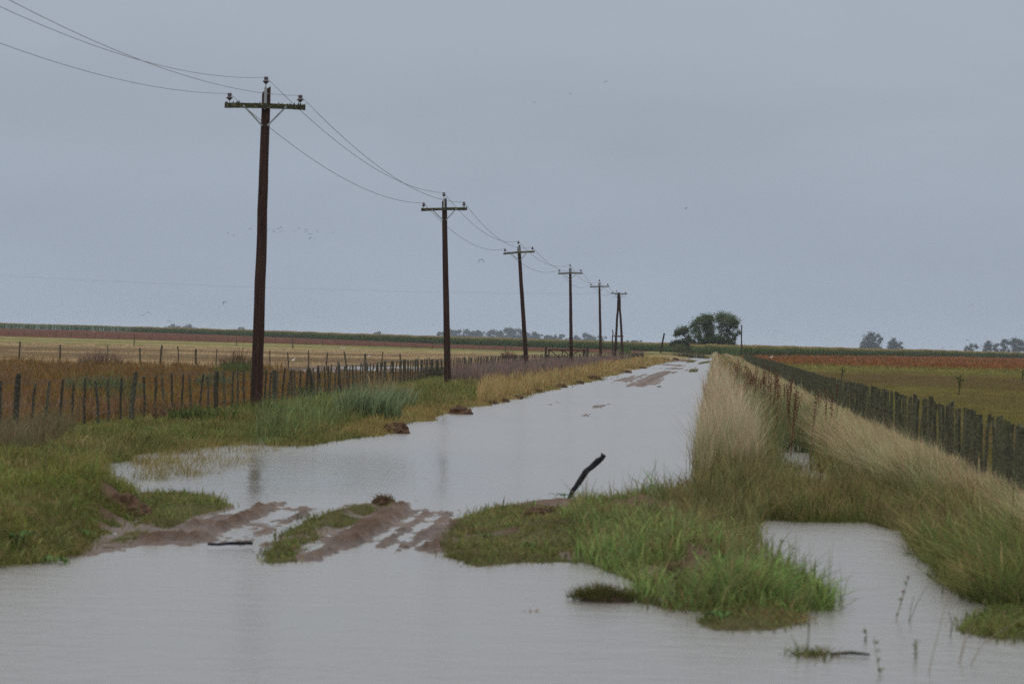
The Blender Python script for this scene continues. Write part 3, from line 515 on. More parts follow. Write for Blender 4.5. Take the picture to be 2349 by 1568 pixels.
# ------------------------------------------------------------------ utility poles
INS = [(.028, 0), (.045, .012), (.05, .03), (.085, .045), (.088, .055), (.06, .085), (.045, .10), (.042, .112), (.06, .125), (.06, .135), (.045, .142), (.055, .155), (.05, .172), (.02, .178)]
def make_pole(label, base, top, d, rng, rb=.155, rt=.105, arm=2.0, moss=0.0, notch=True):
    base = Vector(base); zax = (top - base); Lg = zax.length; zax.normalize()
    xax = Vector((math.cos(.056), -math.sin(.056), 0)); xax = (xax - zax * xax.dot(zax)).normalized(); yax = zax.cross(xax)
    R = Matrix((xax, yax, zax)).transposed()
    root = empty('utility_pole', base, label, 'utility pole', 'wooden utility poles along the left verge'); root.rotation_mode = 'QUATERNION'; root.rotation_quaternion = R.to_quaternion()
    n = 14; pts = []; rad = []
    for i in range(n + 1):
        t = i / n; pts.append((rng.normal(0, .0035) * (0 < i < n), rng.normal(0, .004), -0.4 + (Lg + .4) * t)); rad.append(rb + (rt - rb) * t)
    m_ = MB(); m_.tube(pts, rad, 14, rng=rng, wob=.035)
    if notch:                                        # the sawn, slanting pole head
        for k in range(14):
            i = len(m_.v) - 14 + k; v = m_.v[i]; m_.v[i] = (v[0], v[1], v[2] + v[0] * .8)
    m_.obj('pole', M_pole, root)
    az = Lg - .42; hy = -rt - .045
    m_ = MB(); nseg = 10
    vs_ = []
    for i in range(nseg + 1):
        x = -arm / 2 + arm * i / nseg; sg = .012 * math.cos(x * 2.2)
        for (yy, zz) in ((-.045, -.06), (.045, -.06), (.045, .06), (-.045, .06)): vs_.append((x, hy + yy + rng.normal(0, .002), az + zz + sg + rng.normal(0, .004)))
    fs = [(i * 4 + k, i * 4 + (k + 1) % 4, i * 4 + 4 + (k + 1) % 4, i * 4 + 4 + k) for i in range(nseg) for k in range(4)] + [(3, 2, 1, 0), (nseg * 4, nseg * 4 + 1, nseg * 4 + 2, nseg * 4 + 3)]
    m_.add(vs_, fs); arm_o = m_.obj('crossarm', M_arm, root)
    if moss > 0:
        q = int(160 * moss); B = np.stack([rng.choice([-1, 1], q) * arm / 2 * (1 - rng.random(q) ** 1.6 * .9), rng.uniform(hy - .06, hy + .05, q), rng.choice([az + .055, az - .05, az - .02, az + .02], q)], 1)
        lean = np.stack([rng.normal(0, .6, q), rng.normal(-.6, .5, q)], 1); V, T, C = blades(rng, B, rng.uniform(.03, .09, q), rng.uniform(.02, .04, q), lean, np.tile([.05, .055, .028], (q, 1)), np.tile([.14, .15, .08], (q, 1)))
        trimesh('moss', V, T, C, M_leaf, arm_o)
    for sgn in (-1, 1):
        m_ = MB(); a = Vector((sgn * arm * .27, hy - .055, az + .01)); b = Vector((sgn * rt * .6, -rt * .95, az - .48)); dv = (b - a); per = Vector((dv.z, 0, -dv.x)).normalized() * .022
        m_.add([a - per, a + per, b + per, b - per, a - per + Vector((0, .008, 0)), a + per + Vector((0, .008, 0)), b + per + Vector((0, .008, 0)), b - per + Vector((0, .008, 0))], [(3, 2, 1, 0), (4, 5, 6, 7), (0, 1, 5, 4), (1, 2, 6, 5), (2, 3, 7, 6), (3, 0, 4, 7)])
        m_.obj('brace', M_steel, root)
    m_ = MB(); by = -rt - .014
    m_.add([(-.035, by - .006, az - .08), (.035, by - .006, az - .08), (.035, by - .006, Lg + .03), (0, by - .006, Lg + .10), (-.035, by - .006, Lg + .03), (-.035, by + .006, az - .08), (.035, by + .006, az - .08), (.035, by + .006, Lg + .03), (0, by + .006, Lg + .10), (-.035, by + .006, Lg + .03)],
           [(0, 1, 2, 3, 4), (9, 8, 7, 6, 5), (0, 5, 6, 1), (1, 6, 7, 2), (2, 7, 8, 3), (3, 8, 9, 4), (4, 9, 5, 0)])
    m_.tube([(0, by, Lg + .08), (0, by, Lg + .17)], .014, 8); m_.obj('ridge_pin', M_steel, root)
    tips = []
    for (x, y_, zb, pin) in ((-arm / 2 + .11, hy, az + .06, .07), (0, by, Lg + .14, 0), (arm / 2 - .13, hy, az + .06, .07)):
        m_ = MB(); m_.lathe(INS, x, y_, zb + pin); io = m_.obj('insulator', M_ceram, root, smooth=True)
        if pin: p_ = MB(); p_.tube([(x, y_, zb - .01), (x, y_, zb + pin + .01)], .012, 8); p_.obj('pin', M_steel, io)
        tips.append(base + R @ Vector((x, y_, zb + pin + .16)))
    return tips
rng = np.random.default_rng(21)
PD_ = [86.5, 152, 222, 285, 363]
PB = [(587, 962), (1027, 869), (1209, 840), (1311, 830), (1378.5, 823)]
PT = [(611, 206), (1019, 458), (1190, 564), (1308, 615), (1375, 648)]
PL = ['tallest and nearest wooden utility pole, beside the left stake fence with lichen on its crossarm', 'second wooden utility pole, standing in purplish brown grass behind the stake fence corner post', 'third wooden utility pole, leaning left with a tilted crossarm', 'fourth wooden utility pole, straight, rising in front of the farm gate', 'slim wooden utility pole between the farm gate and the two legged pole']
TIPS = []
for i in range(5):
    b = pd(PB[i][0], PB[i][1], PD_[i]); b.z = ground_z(b.x, b.y)
    t = pd(PT[i][0], PT[i][1], PD_[i])
    TIPS.append(make_pole(PL[i], b, t, PD_[i], rng, moss=(1, .7, 0, 0, 0)[i], notch=(i < 3)))
# the two-legged pole
d6 = 421.0; b1 = pd(1411, 822, d6 + 1.2); b1.z = .15; b2 = pd(1428.5, 826, d6 - .6); b2.z = .15; tp = pd(1420, 671, d6)
root = empty('utility_pole', (b1 + b2) / 2, 'two legged wooden utility pole with a lower cross plank', 'utility pole', 'wooden utility poles along the left verge'); O = root.location.copy()
for b_, tx in ((b1, -.06), (b2, .06)):
    m_ = MB(); q = b_ - O; e = tp - O + Vector((tx, 0, 0)); m_.tube([q + (e - q) * (i / 8) + Vector((rng.normal(0, .02), 0, 0)) for i in range(9)], [.16 - .045 * i / 8 for i in range(9)], 10); m_.obj('leg', M_pole, root)
c = tp - O + Vector((0, -.2, -.12))
m_ = MB(); m_.box(c.x, c.y, c.z, 2.0, .1, .13); m_.obj('crossarm', M_arm, root)
for s_ in (-1, 1):
    m_ = MB(); m_.tube([c + Vector((s_ * .55, 0, 0)), c + Vector((s_ * .1, .08, -.75))], .022, 6); m_.obj('brace', M_steel, root)
q = pd(1418.5, 771, d6) - O; m_ = MB(); m_.box(q.x, q.y - .35, q.z, 1.2, .1, .17); m_.obj('cross_plank', M_arm, root)
T6 = []
for x_, dz in ((-.75, .1), (-.32, .22), (.75, .06)):
    m_ = MB(); m_.lathe(INS, c.x + x_, c.y, c.z + dz); m_.obj('insulator', M_ceram, root, smooth=True); T6.append(O + c + Vector((x_, 0, dz + .1)))
T6 = [T6[0], O + c + Vector((-.1, 0, .35)), T6[2]]
for s_ in (-1, 1):
    m_ = MB(); m_.tube([c + Vector((s_ * .3, -.1, -.05)), c + Vector((s_ * .45, -.1, -.5)), c + Vector((s_ * .72, -.1, -.42)), c + Vector((s_ * .85, -.1, 0))], .014, 5); m_.obj('jumper_wire', M_wire, root)
# wires: three conductors strung over all poles, two more leaving to the left
T0 = [TIPS[0][k] + Vector((-3.75, -68, 0)) for k in range(3)]
def span(a, b, sag, n=28): return [a.lerp(b, i / n) - Vector((0, 0, sag * 4 * (i / n) * (1 - i / n))) for i in range(n + 1)]
for k, nm in enumerate(('left wire of the line, carried on the left end of each crossarm', 'middle wire of the line, carried on the tops of the poles', 'right wire of the line, carried on the right end of each crossarm')):
    pts = span(T0[k], TIPS[0][k], (1.23, 1.42, 1.22)[k])
    for i in range(4): pts += span(TIPS[i][k], TIPS[i + 1][k], (.68, .72, .7, .85)[i])[1:]
    pts += span(TIPS[4][k], T6[k], .8)[1:]
    m_ = MB(); m_.tube(pts, [.0052 if p.y < 90 else .0056 + .00002 * p.y for p in pts], 5); tag(m_.obj('power_line_wire', M_wire), nm, 'wire', 'wires strung along the pole line')
for k, dz in enumerate((0, -.12)):
    a = O + c + Vector((-1.0, .1, dz)); m_ = MB(); m_.tube(span(a, a + Vector((-78, 6, .5)), .55), .0042, 5)
    tag(m_.obj('power_line_wire', M_wire), ('faint upper wire running left from the two legged pole', 'faint lower wire running left from the two legged pole')[k], 'wire', 'faint wires leaving to the left')
# ------------------------------------------------------------------ stake fences
def stake_mesh(rng, hgt, wd, name='stake'):
    m_ = MB(); n = 5; bend = rng.normal(0, .025); pts = []; rad = []
    for i in range(n + 1):
        t = i / n; pts.append((bend * math.sin(t * 3.1) + rng.normal(0, .006), rng.normal(0, .006), -.25 + (hgt + .25) * t)); rad.append(wd / 2 * (1.08 - .15 * t))
    m_.tube(pts, rad, 7, rng=rng, wob=.16); k = rng.normal(0, .5)
    for i in range(len(m_.v) - 7, len(m_.v)): v = m_.v[i]; m_.v[i] = (v[0], v[1], v[2] + v[0] * k)
    return m_
def along(P, sp, rng, y0, y1):
    P = np.array(P, float); L = np.concatenate([[0], np.cumsum(np.hypot(*np.diff(P, axis=0).T))]); u = np.arange(0, L[-1], sp); u = u + rng.normal(0, sp * .1, len(u))
    X = np.interp(u, L, P[:, 0]); Y = np.interp(u, L, P[:, 1]); k = (Y > y0) & (Y < y1); return X[k], Y[k]
def stake_fence(name, label, line, sp, y0, y1, hgt, wd, m, seed, every, pw, wires, zt=None, corner=None, lean=.03, hv=.06):
    rng = np.random.default_rng(seed); X, Y = along(line, sp, rng, y0, y1); Z = np.maximum(terrain(X, Y)[0], -.02)
    base = Vector((X[0], Y[0], Z[0])); root = empty(name, base, label, 'fence')
    kinds = [stake_mesh(rng, hgt, wd).mesh('stake', m) for _ in range(10)]; thick = [stake_mesh(rng, hgt * 1.05, pw).mesh('post', m) for _ in range(4)]
    far = MB()
    seen = 0
    for i, (x, y, z) in enumerate(zip(X, Y, Z)):
        big = i % every == every // 2 or (corner is not None and abs(y - corner) < sp * .55)
        f = (zt - z if zt else hgt) / hgt * rng.uniform(1 - hv, 1 + hv); rot = (rng.normal(0, lean), rng.normal(0, lean), rng.uniform(0, 6.28))
        if y > 43.5 and seen < 99:
            seen += 1
            o = link('post' if big else 'stake', (thick if big else kinds)[rng.integers(4 if big else 10)], root, Vector((x, y, z)) - base); o.rotation_euler = rot; o.scale = (1, 1, f)
        else:
            k = stake_mesh(rng, hgt * f, pw if big else wd); Rm = Matrix.Rotation(rot[1] if True else 0, 3, 'Y'); p = Vector((x, y, z)) - base
            far.add([Rm @ Vector(v) + p for v in k.v], k.f)
    if far.v: o = far.obj('stake', m, root); o['kind'] = 'stuff'; o['label'] = 'farther stakes of the fence shrinking towards the horizon'
    for wz in wires:
        m_ = MB(); m_.tube([Vector((x, y, z + wz)) - base + Vector((0, -wd * .5, 0)) for x, y, z in zip(X[::2], Y[::2], Z[::2])], [max(.004, .00006 * y) for y in Y[::2]], 4); m_.obj('wire', M_fwire, root)
    return root
stake_fence('stake_fence', 'long fence of thin lichened stakes and wire behind the utility poles on the left', FENCE_L, 1.36, 50, 480, 1.08, .058, M_stake, 31, 9, .125, (.25, .55, .82, 1.0), zt=1.06, corner=195, lean=.055)
stake_fence('stake_fence', 'close set fence of dark weathered stakes along the right verge', FENCE_R, .62, 20, 560, 1.12, .05, M_stakeR, 32, 9, .10, (.3, .6, .9), zt=1.17, lean=.022, hv=.03)
def wire_fence(label, posts, hgt, wd, nw=3, seed=3):
    rng = np.random.default_rng(seed); base = posts[0].copy(); root = empty('wire_fence', base, label, 'fence')
    for p in posts:
        m_ = stake_mesh(rng, hgt * rng.uniform(.85, 1.1), wd * rng.uniform(.6, 1.3)); o = m_.obj('post', M_stake, root, p - base); o.rotation_euler = (0, rng.normal(0, .05), 0)
    for k in range(nw):
        m_ = MB(); m_.tube([p - base + Vector((0, -wd / 2, hgt * (.3 + .3 * k))) for p in posts], .006 if posts[0].y < 300 else .015, 4); m_.obj('wire', M_fwire, root)
def fence_pts(xs, y0, y1):
    out = []
    for x, d in zip(xs, np.linspace(y0, y1, len(xs))):
        X = (x - CX) / F * d; out.append(Vector((X, d, ground_z(X, d))))
    return out
wire_fence('sparse wire fence of thin dark posts across the left field, behind the stake fence', fence_pts([45, 138, 250, 323, 370, 410, 452, 497, 535, 585, 622, 664, 710, 752, 795, 838, 878, 922], 232, 215), 1.12, .10, 3, 41)
wire_fence('far faint wire fence on the green strip below the left corn', fence_pts(list(range(20, 1260, 36)), 760, 640), 1.1, .10, 3, 42)
for i, (x, d, hh, nm) in enumerate(((308, 480, 1.5, 'short far post at left, left of the tallest pole, on the tan stubble'), (543, 560, 1.2, 'far post on the green strip just left of the tallest pole'), (1160, 560, 1.2, 'small far post left of the third pole on the green strip'), (672, 520, 1.5, 'short far post just right of the tallest pole'))):
    X = (x - CX) / F * d; m_ = stake_mesh(np.random.default_rng(50 + i), hh, .16); tag(m_.obj('fence_post', M_stake, None, (X, d, ground_z(X, d))), nm, 'post', 'lone posts in the left field')
# farm gate
d = 392.0; g0 = pd(1256, 818, d); g0.z = .08; g1 = pd(1340, 818, d); g1.z = .08; root = empty('farm_gate', g0, 'dark wooden farm gate with two diagonal braces beyond the stake fence', 'gate'); Lg = (g1 - g0).length
def bar(a, b, w_, nm): m_ = MB(); m_.tube([a, b], w_, 6); return m_.obj(nm, M_bark, root)
for x_, hh, r in ((-.2, 1.55, .12), (.15, 1.35, .09), (Lg, 1.4, .17), (Lg + .38, 1.6, .13)): bar((x_, 0, -.2), (x_, 0, hh), r, 'post')
bar((.15, 0, 1.3), (Lg, 0, 1.3), .07, 'top_rail'); bar((.15, 0, .5), (Lg, 0, .5), .05, 'rail'); bar((Lg * .4, 0, .4), (Lg * .4, 0, 1.3), .06, 'upright')
bar((.2, 0, 1.25), (1.2, 0, .5), .05, 'brace'); bar((Lg * .4, 0, 1.25), (Lg * .4 + 1.1, 0, .5), .05, 'brace'); bar((Lg * .85, 0, 1.25), (Lg * .62, 0, .5), .05, 'brace')
# bare sticks and thin posts
def stick(name, label, cat, pts, r0, r1, m, group=None, seed=1, wob=.12):
    rr = np.random.default_rng(seed); b = Vector(pts[0]); m_ = MB(); n = len(pts); m_.tube([Vector(p) - b for p in pts], [r0 + (r1 - r0) * i / (n - 1) for i in range(n)], 8, rng=rr, wob=wob)
    return tag(m_.obj(name, m, None, b), label, cat, group)
d = 400; stick('bare_pole', 'thin crooked bare stick just left of the two legged pole', 'pole', [pd(1405, 818, d), pd(1406, 795, d), pd(1404.5, 775, d), pd(1406.5, 765, d), pd(1405, 755, d)], .09, .05, M_bark)
d = 480; stick('bare_pole', 'leaning bent bare pole between the two legged pole and the tree grove', 'pole', [pd(1515.5, 809, d), pd(1518, 795, d), pd(1520, 783, d), pd(1524, 764, d)], .13, .11, M_bark)
d = 640; stick('bare_pole', 'upright dark bare pole right of the tree grove at the fence end', 'pole', [pd(1700, 815, d), pd(1701.5, 795, d), pd(1700.5, 775, d), pd(1701.5, 745, d)], .14, .11, M_bark)
for i, (x, y) in enumerate(((1708, 800), (1713, 799), (1718, 799), (1723, 801))):
    p = pd(x, 818, 560); p.z = .1; stick('fence_post', ('thin leaning fence post right of the upright bare pole, first of four', 'second thin post right of the upright bare pole', 'third thin post right of the upright bare pole', 'fourth thin post right of the upright bare pole, farthest out')[i], 'post', [p, pd(x + 1, y, 560)], .05, .04, M_bark, 'thin posts beside the upright pole')
# the charred stake in the foreground and a stick on the mud
b = gpz(1308, 1146); d = b.y
stick('charred_stake', 'charred black stake leaning right out of the near green mound', 'stake', [b - Vector((.05, 0, .1)), pd(1315, 1124, d), pd(1326, 1108, d), pd(1345, 1082, d), pd(1356, 1072, d), pd(1372, 1056, d), pd(1381, 1050, d), pd(1386, 1042, d)], .034, .038, M_char, wob=.38)
b = gp(477, 1247); pts = [Vector((*(float(v) for v in gp(x, y, .05)), .05)) for x, y in ((477, 1247), (500, 1248), (525, 1245), (552, 1246), (577, 1245))]
stick('black_stick', 'black charred stick lying on the muddy wheel tracks at left', 'stick', pts, .014, .018, M_char, wob=.3)
# ------------------------------------------------------------------ trees
def leaves(rng, lobes, per, size, cb, cv=.4, fl=1.0):
    VV = []; CC = []
    for (c, r) in lobes:
        n = max(8, int(per * r * r)); u = rng.normal(size=(n, 3)); u /= np.linalg.norm(u, axis=1)[:, None]; rad = r * rng.random(n) ** .5 * (1.02 + .42 * rng.normal(size=n))
        P = np.array(c)[None] + u * rad[:, None] * np.array([1, 1, .85]); sz = size * rng.uniform(.5, 1.4, n)
        a = rng.normal(size=(n, 3)); a /= np.linalg.norm(a, axis=1)[:, None]; b = np.cross(a, rng.normal(size=(n, 3))); b /= np.linalg.norm(b, axis=1)[:, None]
        a *= sz[:, None]; b *= sz[:, None] * .55
        VV.append(np.stack([P - a, P + b, P + a, P - b], 1).reshape(-1, 3))
        col = np.array(cb)[None] * ((1 - cv) + 2 * cv * rng.random(n))[:, None]; CC.append(np.repeat(col, 4, 0))
    V = np.concatenate(VV); n = len(V) // 4; o = (np.arange(n) * 4)[:, None]
    return V, np.concatenate([o + np.array([[0, 1, 2]]), o + np.array([[0, 2, 3]])]), np.concatenate(CC)
def tree(name, label, base, lobes, rng, per, size, cb, r0, group=None, cat='tree', stems=1):
    base = Vector(base); root = empty(name, base, label, cat, group)
    lob = [((Vector(c) - base), r) for c, r in lobes]
    V, T, C = leaves(rng, lob, per, size, cb); trimesh('crown', V, T, C, M_leaf, root)
    m_ = MB(); cen = sum((c for c, r in lob), Vector()) / len(lob); zmin = min(c.z for c, r in lob)
    fork = Vector((cen.x * .15, 0, max(.8, zmin * .45)))
    if stems == 1: m_.tube([(0, 0, -.3), fork * .5, fork], [r0 * 1.2, r0, r0 * .85], 7)
    for c, r in lob:
        st = fork if stems == 1 else Vector((rng.normal(0, .5), rng.normal(0, .4), -.2)); mid = st.lerp(c, .5) + Vector((-(c.x - st.x) * .18, 0, .1 * (c.z)))
        m_.tube([st, mid, c, c + Vector((rng.normal(0, .3) * r, 0, r * .6))], [r0 * .6, r0 * .42, r0 * .22, r0 * .06], 5)
        for _ in range(3):
            e = c + Vector(rng.normal(0, .55, 3)) * r; m_.tube([mid.lerp(c, .5), e], [r0 * .22, r0 * .05], 4)
    m_.obj('trunk', M_bark, root)
rng = np.random.default_rng(77)
def grove(pts, d):
    out = []
    for cx, cy_, r in pts:
        p = pd(1491 + .1221 * cx, 699.7 + .1221 * cy_, d); rr = r * .1221 * d / F * 1.28; p.y += rng.normal(0, rr * .7); out.append((p, rr))
    return out
def gbase(cx, d): p = pd(1491 + .1221 * cx, 800, d); p.z = ground_z(p.x, p.y); return p
GD = 965.0; GC = (.105, .135, .06)
tree('grove_tree', 'small low tree with a flat sideways crown at the left end of the grove', gbase(745, GD), grove([(500, 555, 45), (520, 500, 55), (590, 470, 60), (660, 450, 55), (700, 480, 45), (640, 530, 40), (560, 520, 50), (725, 610, 55), (745, 660, 45)], GD), rng, 330, .2, (.078, .10, .04), .16, 'trees of the roadside grove')
tree('grove_tree', 'thin leafed tree rising behind the small low tree in the grove', gbase(930, GD), grove([(770, 400, 40), (830, 370, 65), (880, 310, 65), (920, 260, 50), (850, 460, 55), (800, 510, 50), (900, 420, 60), (930, 520, 55), (880, 590, 50), (940, 620, 50)], GD), rng, 250, .19, GC, .16, 'trees of the roadside grove', stems=3)
tree('grove_tree', 'dense dark tree in the middle of the grove', gbase(1080, GD + 6), grove([(1040, 230, 75), (1100, 260, 80), (1000, 300, 75), (1160, 250, 65), (1060, 340, 95), (1120, 390, 90), (1030, 420, 70), (1130, 480, 85), (1080, 560, 80), (1160, 560, 70)], GD + 6), rng, 300, .19, (.078, .102, .042), .18, 'trees of the roadside grove', stems=3)
tree('grove_tree', 'tallest tree of the grove, broad crown on several bare stems at its right end', gbase(1390, GD), grove([(1290, 230, 70), (1340, 200, 75), (1420, 215, 80), (1490, 230, 80), (1540, 260, 75), (1590, 300, 75), (1630, 340, 60), (1560, 340, 75), (1460, 300, 75), (1370, 280, 75), (1280, 290, 55), (1500, 390, 60), (1610, 420, 50), (1660, 490, 40), (1690, 520, 30), (1340, 490, 45), (1560, 560, 50), (1620, 560, 40), (1590, 630, 45), (1420, 380, 55), (1350, 390, 50), (1440, 470, 50), (1280, 420, 40), (1400, 560, 50), (1500, 520, 50), (1300, 590, 50), (1480, 620, 50)], GD), rng, 220, .19, GC, .2, 'trees of the roadside grove', stems=7)
def bush(label, pts, d, cb, per, size, group): tree('shrub', label, gbase(sum(p[0] for p in pts) / len(pts), d), grove(pts, d), rng, per, size, cb, .08, group, 'shrub', stems=4)
bush('dark dense shrub under the tallest grove tree', [(1200, 650, 80), (1280, 670, 80), (1370, 690, 75), (1450, 710, 70), (1530, 720, 65), (1560, 770, 45), (1250, 740, 60), (1400, 750, 60)], GD - 4, (.05, .07, .028), 420, .22, 'shrubs under the grove')
bush('dark shrub under the middle grove tree', [(990, 660, 60), (1050, 690, 75), (1120, 680, 75), (1150, 740, 60), (1000, 740, 55)], GD - 4, (.052, .072, .029), 400, .22, 'shrubs under the grove')
bush('low thin scrub spreading left from the grove', [(390, 735, 30), (430, 715, 40), (500, 690, 45), (560, 700, 45), (620, 690, 50), (670, 720, 45), (800, 690, 55), (840, 730, 45)], GD, (.07, .085, .036), 420, .2, 'shrubs under the grove')
def far_tree(label, x, hw, ytop, d, group, cb=(.045, .055, .03), seed=0, ybase=None):
    rg = np.random.default_rng(seed + int(x)); X = (x - CX) / F * d; a = X / d * F; zb = float(np.interp(a, AF, ZF)); yh = ybase or (798 + .0262 * (x - 1700))
    b = Vector((X, d, zb)); top = pd(x, ytop, d).z; Hh = max(top - zb, 4); W = hw * d / F; lob = []; W *= 1.55
    for k in range(13):
        t = rg.uniform(.12, .92); r = Hh * rg.uniform(.13, .2); env = W * (1 - .7 * max(0, (t - .5) / .5) ** 1.5) - r * .5
        lob.append((b + Vector((rg.uniform(-1, 1) * max(env, .2), rg.normal(0, 2), Hh * t * .95)), r))
    lob.append((b + Vector((rg.normal(0, .15 * W), 0, Hh * .88)), Hh * .12)); lob.append((b + Vector((0, 0, Hh * .35)), Hh * .25))
    tree('tree', label, b, lob, rg, 5500 / (Hh * Hh), Hh * .06, cb, Hh * .02, group)
GL = 'blue hazed trees on the left skyline'
ORD = ['first', 'second', 'third', 'fourth', 'fifth', 'sixth', 'seventh', 'eighth', 'ninth', 'tenth', 'eleventh', 'twelfth', 'thirteenth', 'fourteenth', 'fifteenth', 'sixteenth', 'seventeenth', 'eighteenth']
for i, (x, hw, yt) in enumerate(((360, 6, 750), (386, 9, 747), (399, 8, 743), (413, 9, 748), (430, 8, 743), (446, 9, 751))):
    far_tree(f'{ORD[i]} tree from the left in the tiny hazy clump on the left skyline', x, hw, yt, 7500, 'tiny hazy clump at the far left')
far_tree('single tiny hazy tree just left of the tallest pole on the skyline', 554, 7, 750, 7500, GL); far_tree('low tiny hazy bush left of the single tiny tree by the tallest pole', 527, 9, 758, 7500, GL); far_tree('lone small hazy tree between the tallest and second poles', 870, 10, 760, 7000, GL)
for i, (x, hw, yt) in enumerate(((1014, 11, 761), (1028, 10, 755), (1043, 9, 757), (1057, 10, 756), (1075, 13, 754), (1093, 12, 757), (1112, 11, 760), (1130, 11, 757), (1147, 11, 758), (1164, 12, 752), (1184, 14, 753), (1203, 11, 760), (1221, 13, 761), (1240, 12, 766), (1258, 11, 768))):
    far_tree(f'{ORD[i]} tree from the left in the long hazy row behind the second and third poles', x, hw, yt, 6500, 'long hazy tree row behind the second and third poles')
for i, (x, hw, yt) in enumerate(((1284, 14, 766), (1302, 8, 774), (1321, 8, 769), (1342, 13, 764), (1356, 10, 769), (1380, 13, 770))):
    far_tree(f'{ORD[i]} tree from the left in the hazy group round the fourth and slim poles', x, hw, yt, 6500, 'hazy group round the fourth and slim poles')
for i, (x, hw, yt) in enumerate(((1425, 12, 784), (1444, 12, 781), (1462, 14, 780), (1482, 12, 784), (1493, 12, 785), (1529, 9, 789))):
    far_tree(f'{ORD[i]} low bushy tree from the left behind the corn right of the two legged pole', x, hw, yt, 4200, 'low bushy trees right of the two legged pole', (.04, .055, .025))
GR = 'trees on the right skyline'
def right_tree(label, lobes, bx, d=4600, cb=(.036, .045, .026)):
    lob = [(pd(x, y, d) + Vector((0, rng.normal(0, 2), 0)), r * d / F) for x, y, r in lobes]; b = pd(bx, 810, d); b.z = float(np.interp(bx - CX, AF, ZF)); tree('tree', label, b, lob, rng, 22, .85, cb, .6, GR)
right_tree('large dark tree standing left of the pair on the right skyline', [(1998, 768, 8), (1990, 775, 9), (2004, 777, 9), (2013, 770, 5), (2018, 782, 6), (2022, 777, 5), (1983, 787, 9), (1997, 788, 11), (2010, 792, 9), (1990, 797, 10), (2003, 799, 10), (1977, 796, 5), (2020, 799, 5)], 1998)
right_tree('smaller right hand tree of the pair on the right skyline', [(2050, 780, 6), (2044, 787, 7), (2054, 789, 7), (2048, 796, 9), (2062, 793, 5), (2067, 787, 4), (2069, 797, 4), (2058, 800, 7), (2040, 797, 5)], 2052)
right_tree('small pale open crowned tree right of the pair on the right skyline', [(2229, 793, 5), (2237, 793, 5), (2220, 797, 5), (2215, 803, 5), (2226, 801, 6), (2242, 797, 4), (2228, 806, 5)], 2229, cb=(.05, .058, .034))
right_tree('round dark tree with a side branch, second from the right frame edge', [(2267, 786, 6), (2262, 793, 7), (2272, 793, 7), (2266, 800, 8), (2284, 793, 5), (2290, 790, 4), (2282, 801, 6), (2288, 805, 5), (2258, 804, 5)], 2270)
right_tree('dark tree just left of the frame edge tree on the right skyline', [(2305, 782, 6), (2300, 790, 6), (2312, 786, 6), (2306, 797, 6), (2300, 804, 6), (2314, 804, 5)], 2306)
right_tree('largest dark tree cut by the right frame edge on the skyline', [(2328, 780, 7), (2322, 787, 7), (2336, 784, 8), (2345, 788, 8), (2330, 796, 9), (2342, 800, 9), (2326, 804, 7), (2352, 800, 8)], 2335)
for x, hw, yt, nm in ((1975, 10, 801, 'low hazy bush at the foot of the large tree on the right skyline'), (2095, 22, 804, 'low hazy hedge right of the tree pair on the right skyline'), (2150, 24, 805, 'farther low hazy hedge midway between the tree pair and the small pale tree')):
    far_tree(nm, x, hw, yt, 6500, 'low hazy bushes on the right skyline')
# ------------------------------------------------------------------ plants and mounds one can count
def plant(name, label, cat, p, n, h, wd, spread, cb, ct, seed, lean=(0, 0), sc_=.3, group=None, m=None):
    rg = np.random.default_rng(seed); B = np.stack([np.clip(rg.normal(0, spread, n), -1.5 * spread, 1.5 * spread), np.clip(rg.normal(0, spread, n), -1.5 * spread, 1.5 * spread), np.full(n, -.03)], 1)
    r_ = np.hypot(B[:, 0], B[:, 1]) / max(spread, 1e-6); hh = h * rg.uniform(.45, 1.1, n) * np.clip(1.15 - .22 * r_, .4, 1)
    ln = np.stack([lean[0] + rg.normal(0, sc_, n) + B[:, 0] / max(spread, .01) * .12, lean[1] + rg.normal(0, sc_, n)], 1); lum = rg.uniform(.65, 1.35, n)[:, None]
    V, T, C = blades(rg, B, hh, wd * rg.uniform(.6, 1.4, n), ln, np.array(cb)[None] * lum, np.array(ct)[None] * lum)
    return tag(trimesh(name, V, T, C, m or M_veg, None, p), label, cat, group)
def P_(x, y): return gpz(x, y)
for i, (x, y, n, h, sp, nm) in enumerate(((815, 955, 300, .95, .30, 'large bluish green reed clump right of the tallest pole, left half'), (870, 950, 300, .95, .32, 'large bluish green reed clump right of the tallest pole, middle part'), (915, 935, 200, .8, .26, 'large bluish green reed clump right of the tallest pole, right end'))):
    plant('reed_clump', nm, 'reeds', P_(x, y), n, h, .026, sp, (.085, .115, .045), (.22, .27, .15), 100 + i, (.12, 0), .2, 'bluish reed clump')
plant('reed_clump', 'tan topped reeds at the back of the bluish reed clump', 'reeds', P_(880, 925), 260, 1.05, .018, .45, (.12, .13, .06), (.36, .26, .14), 104, (-.05, 0), .22)
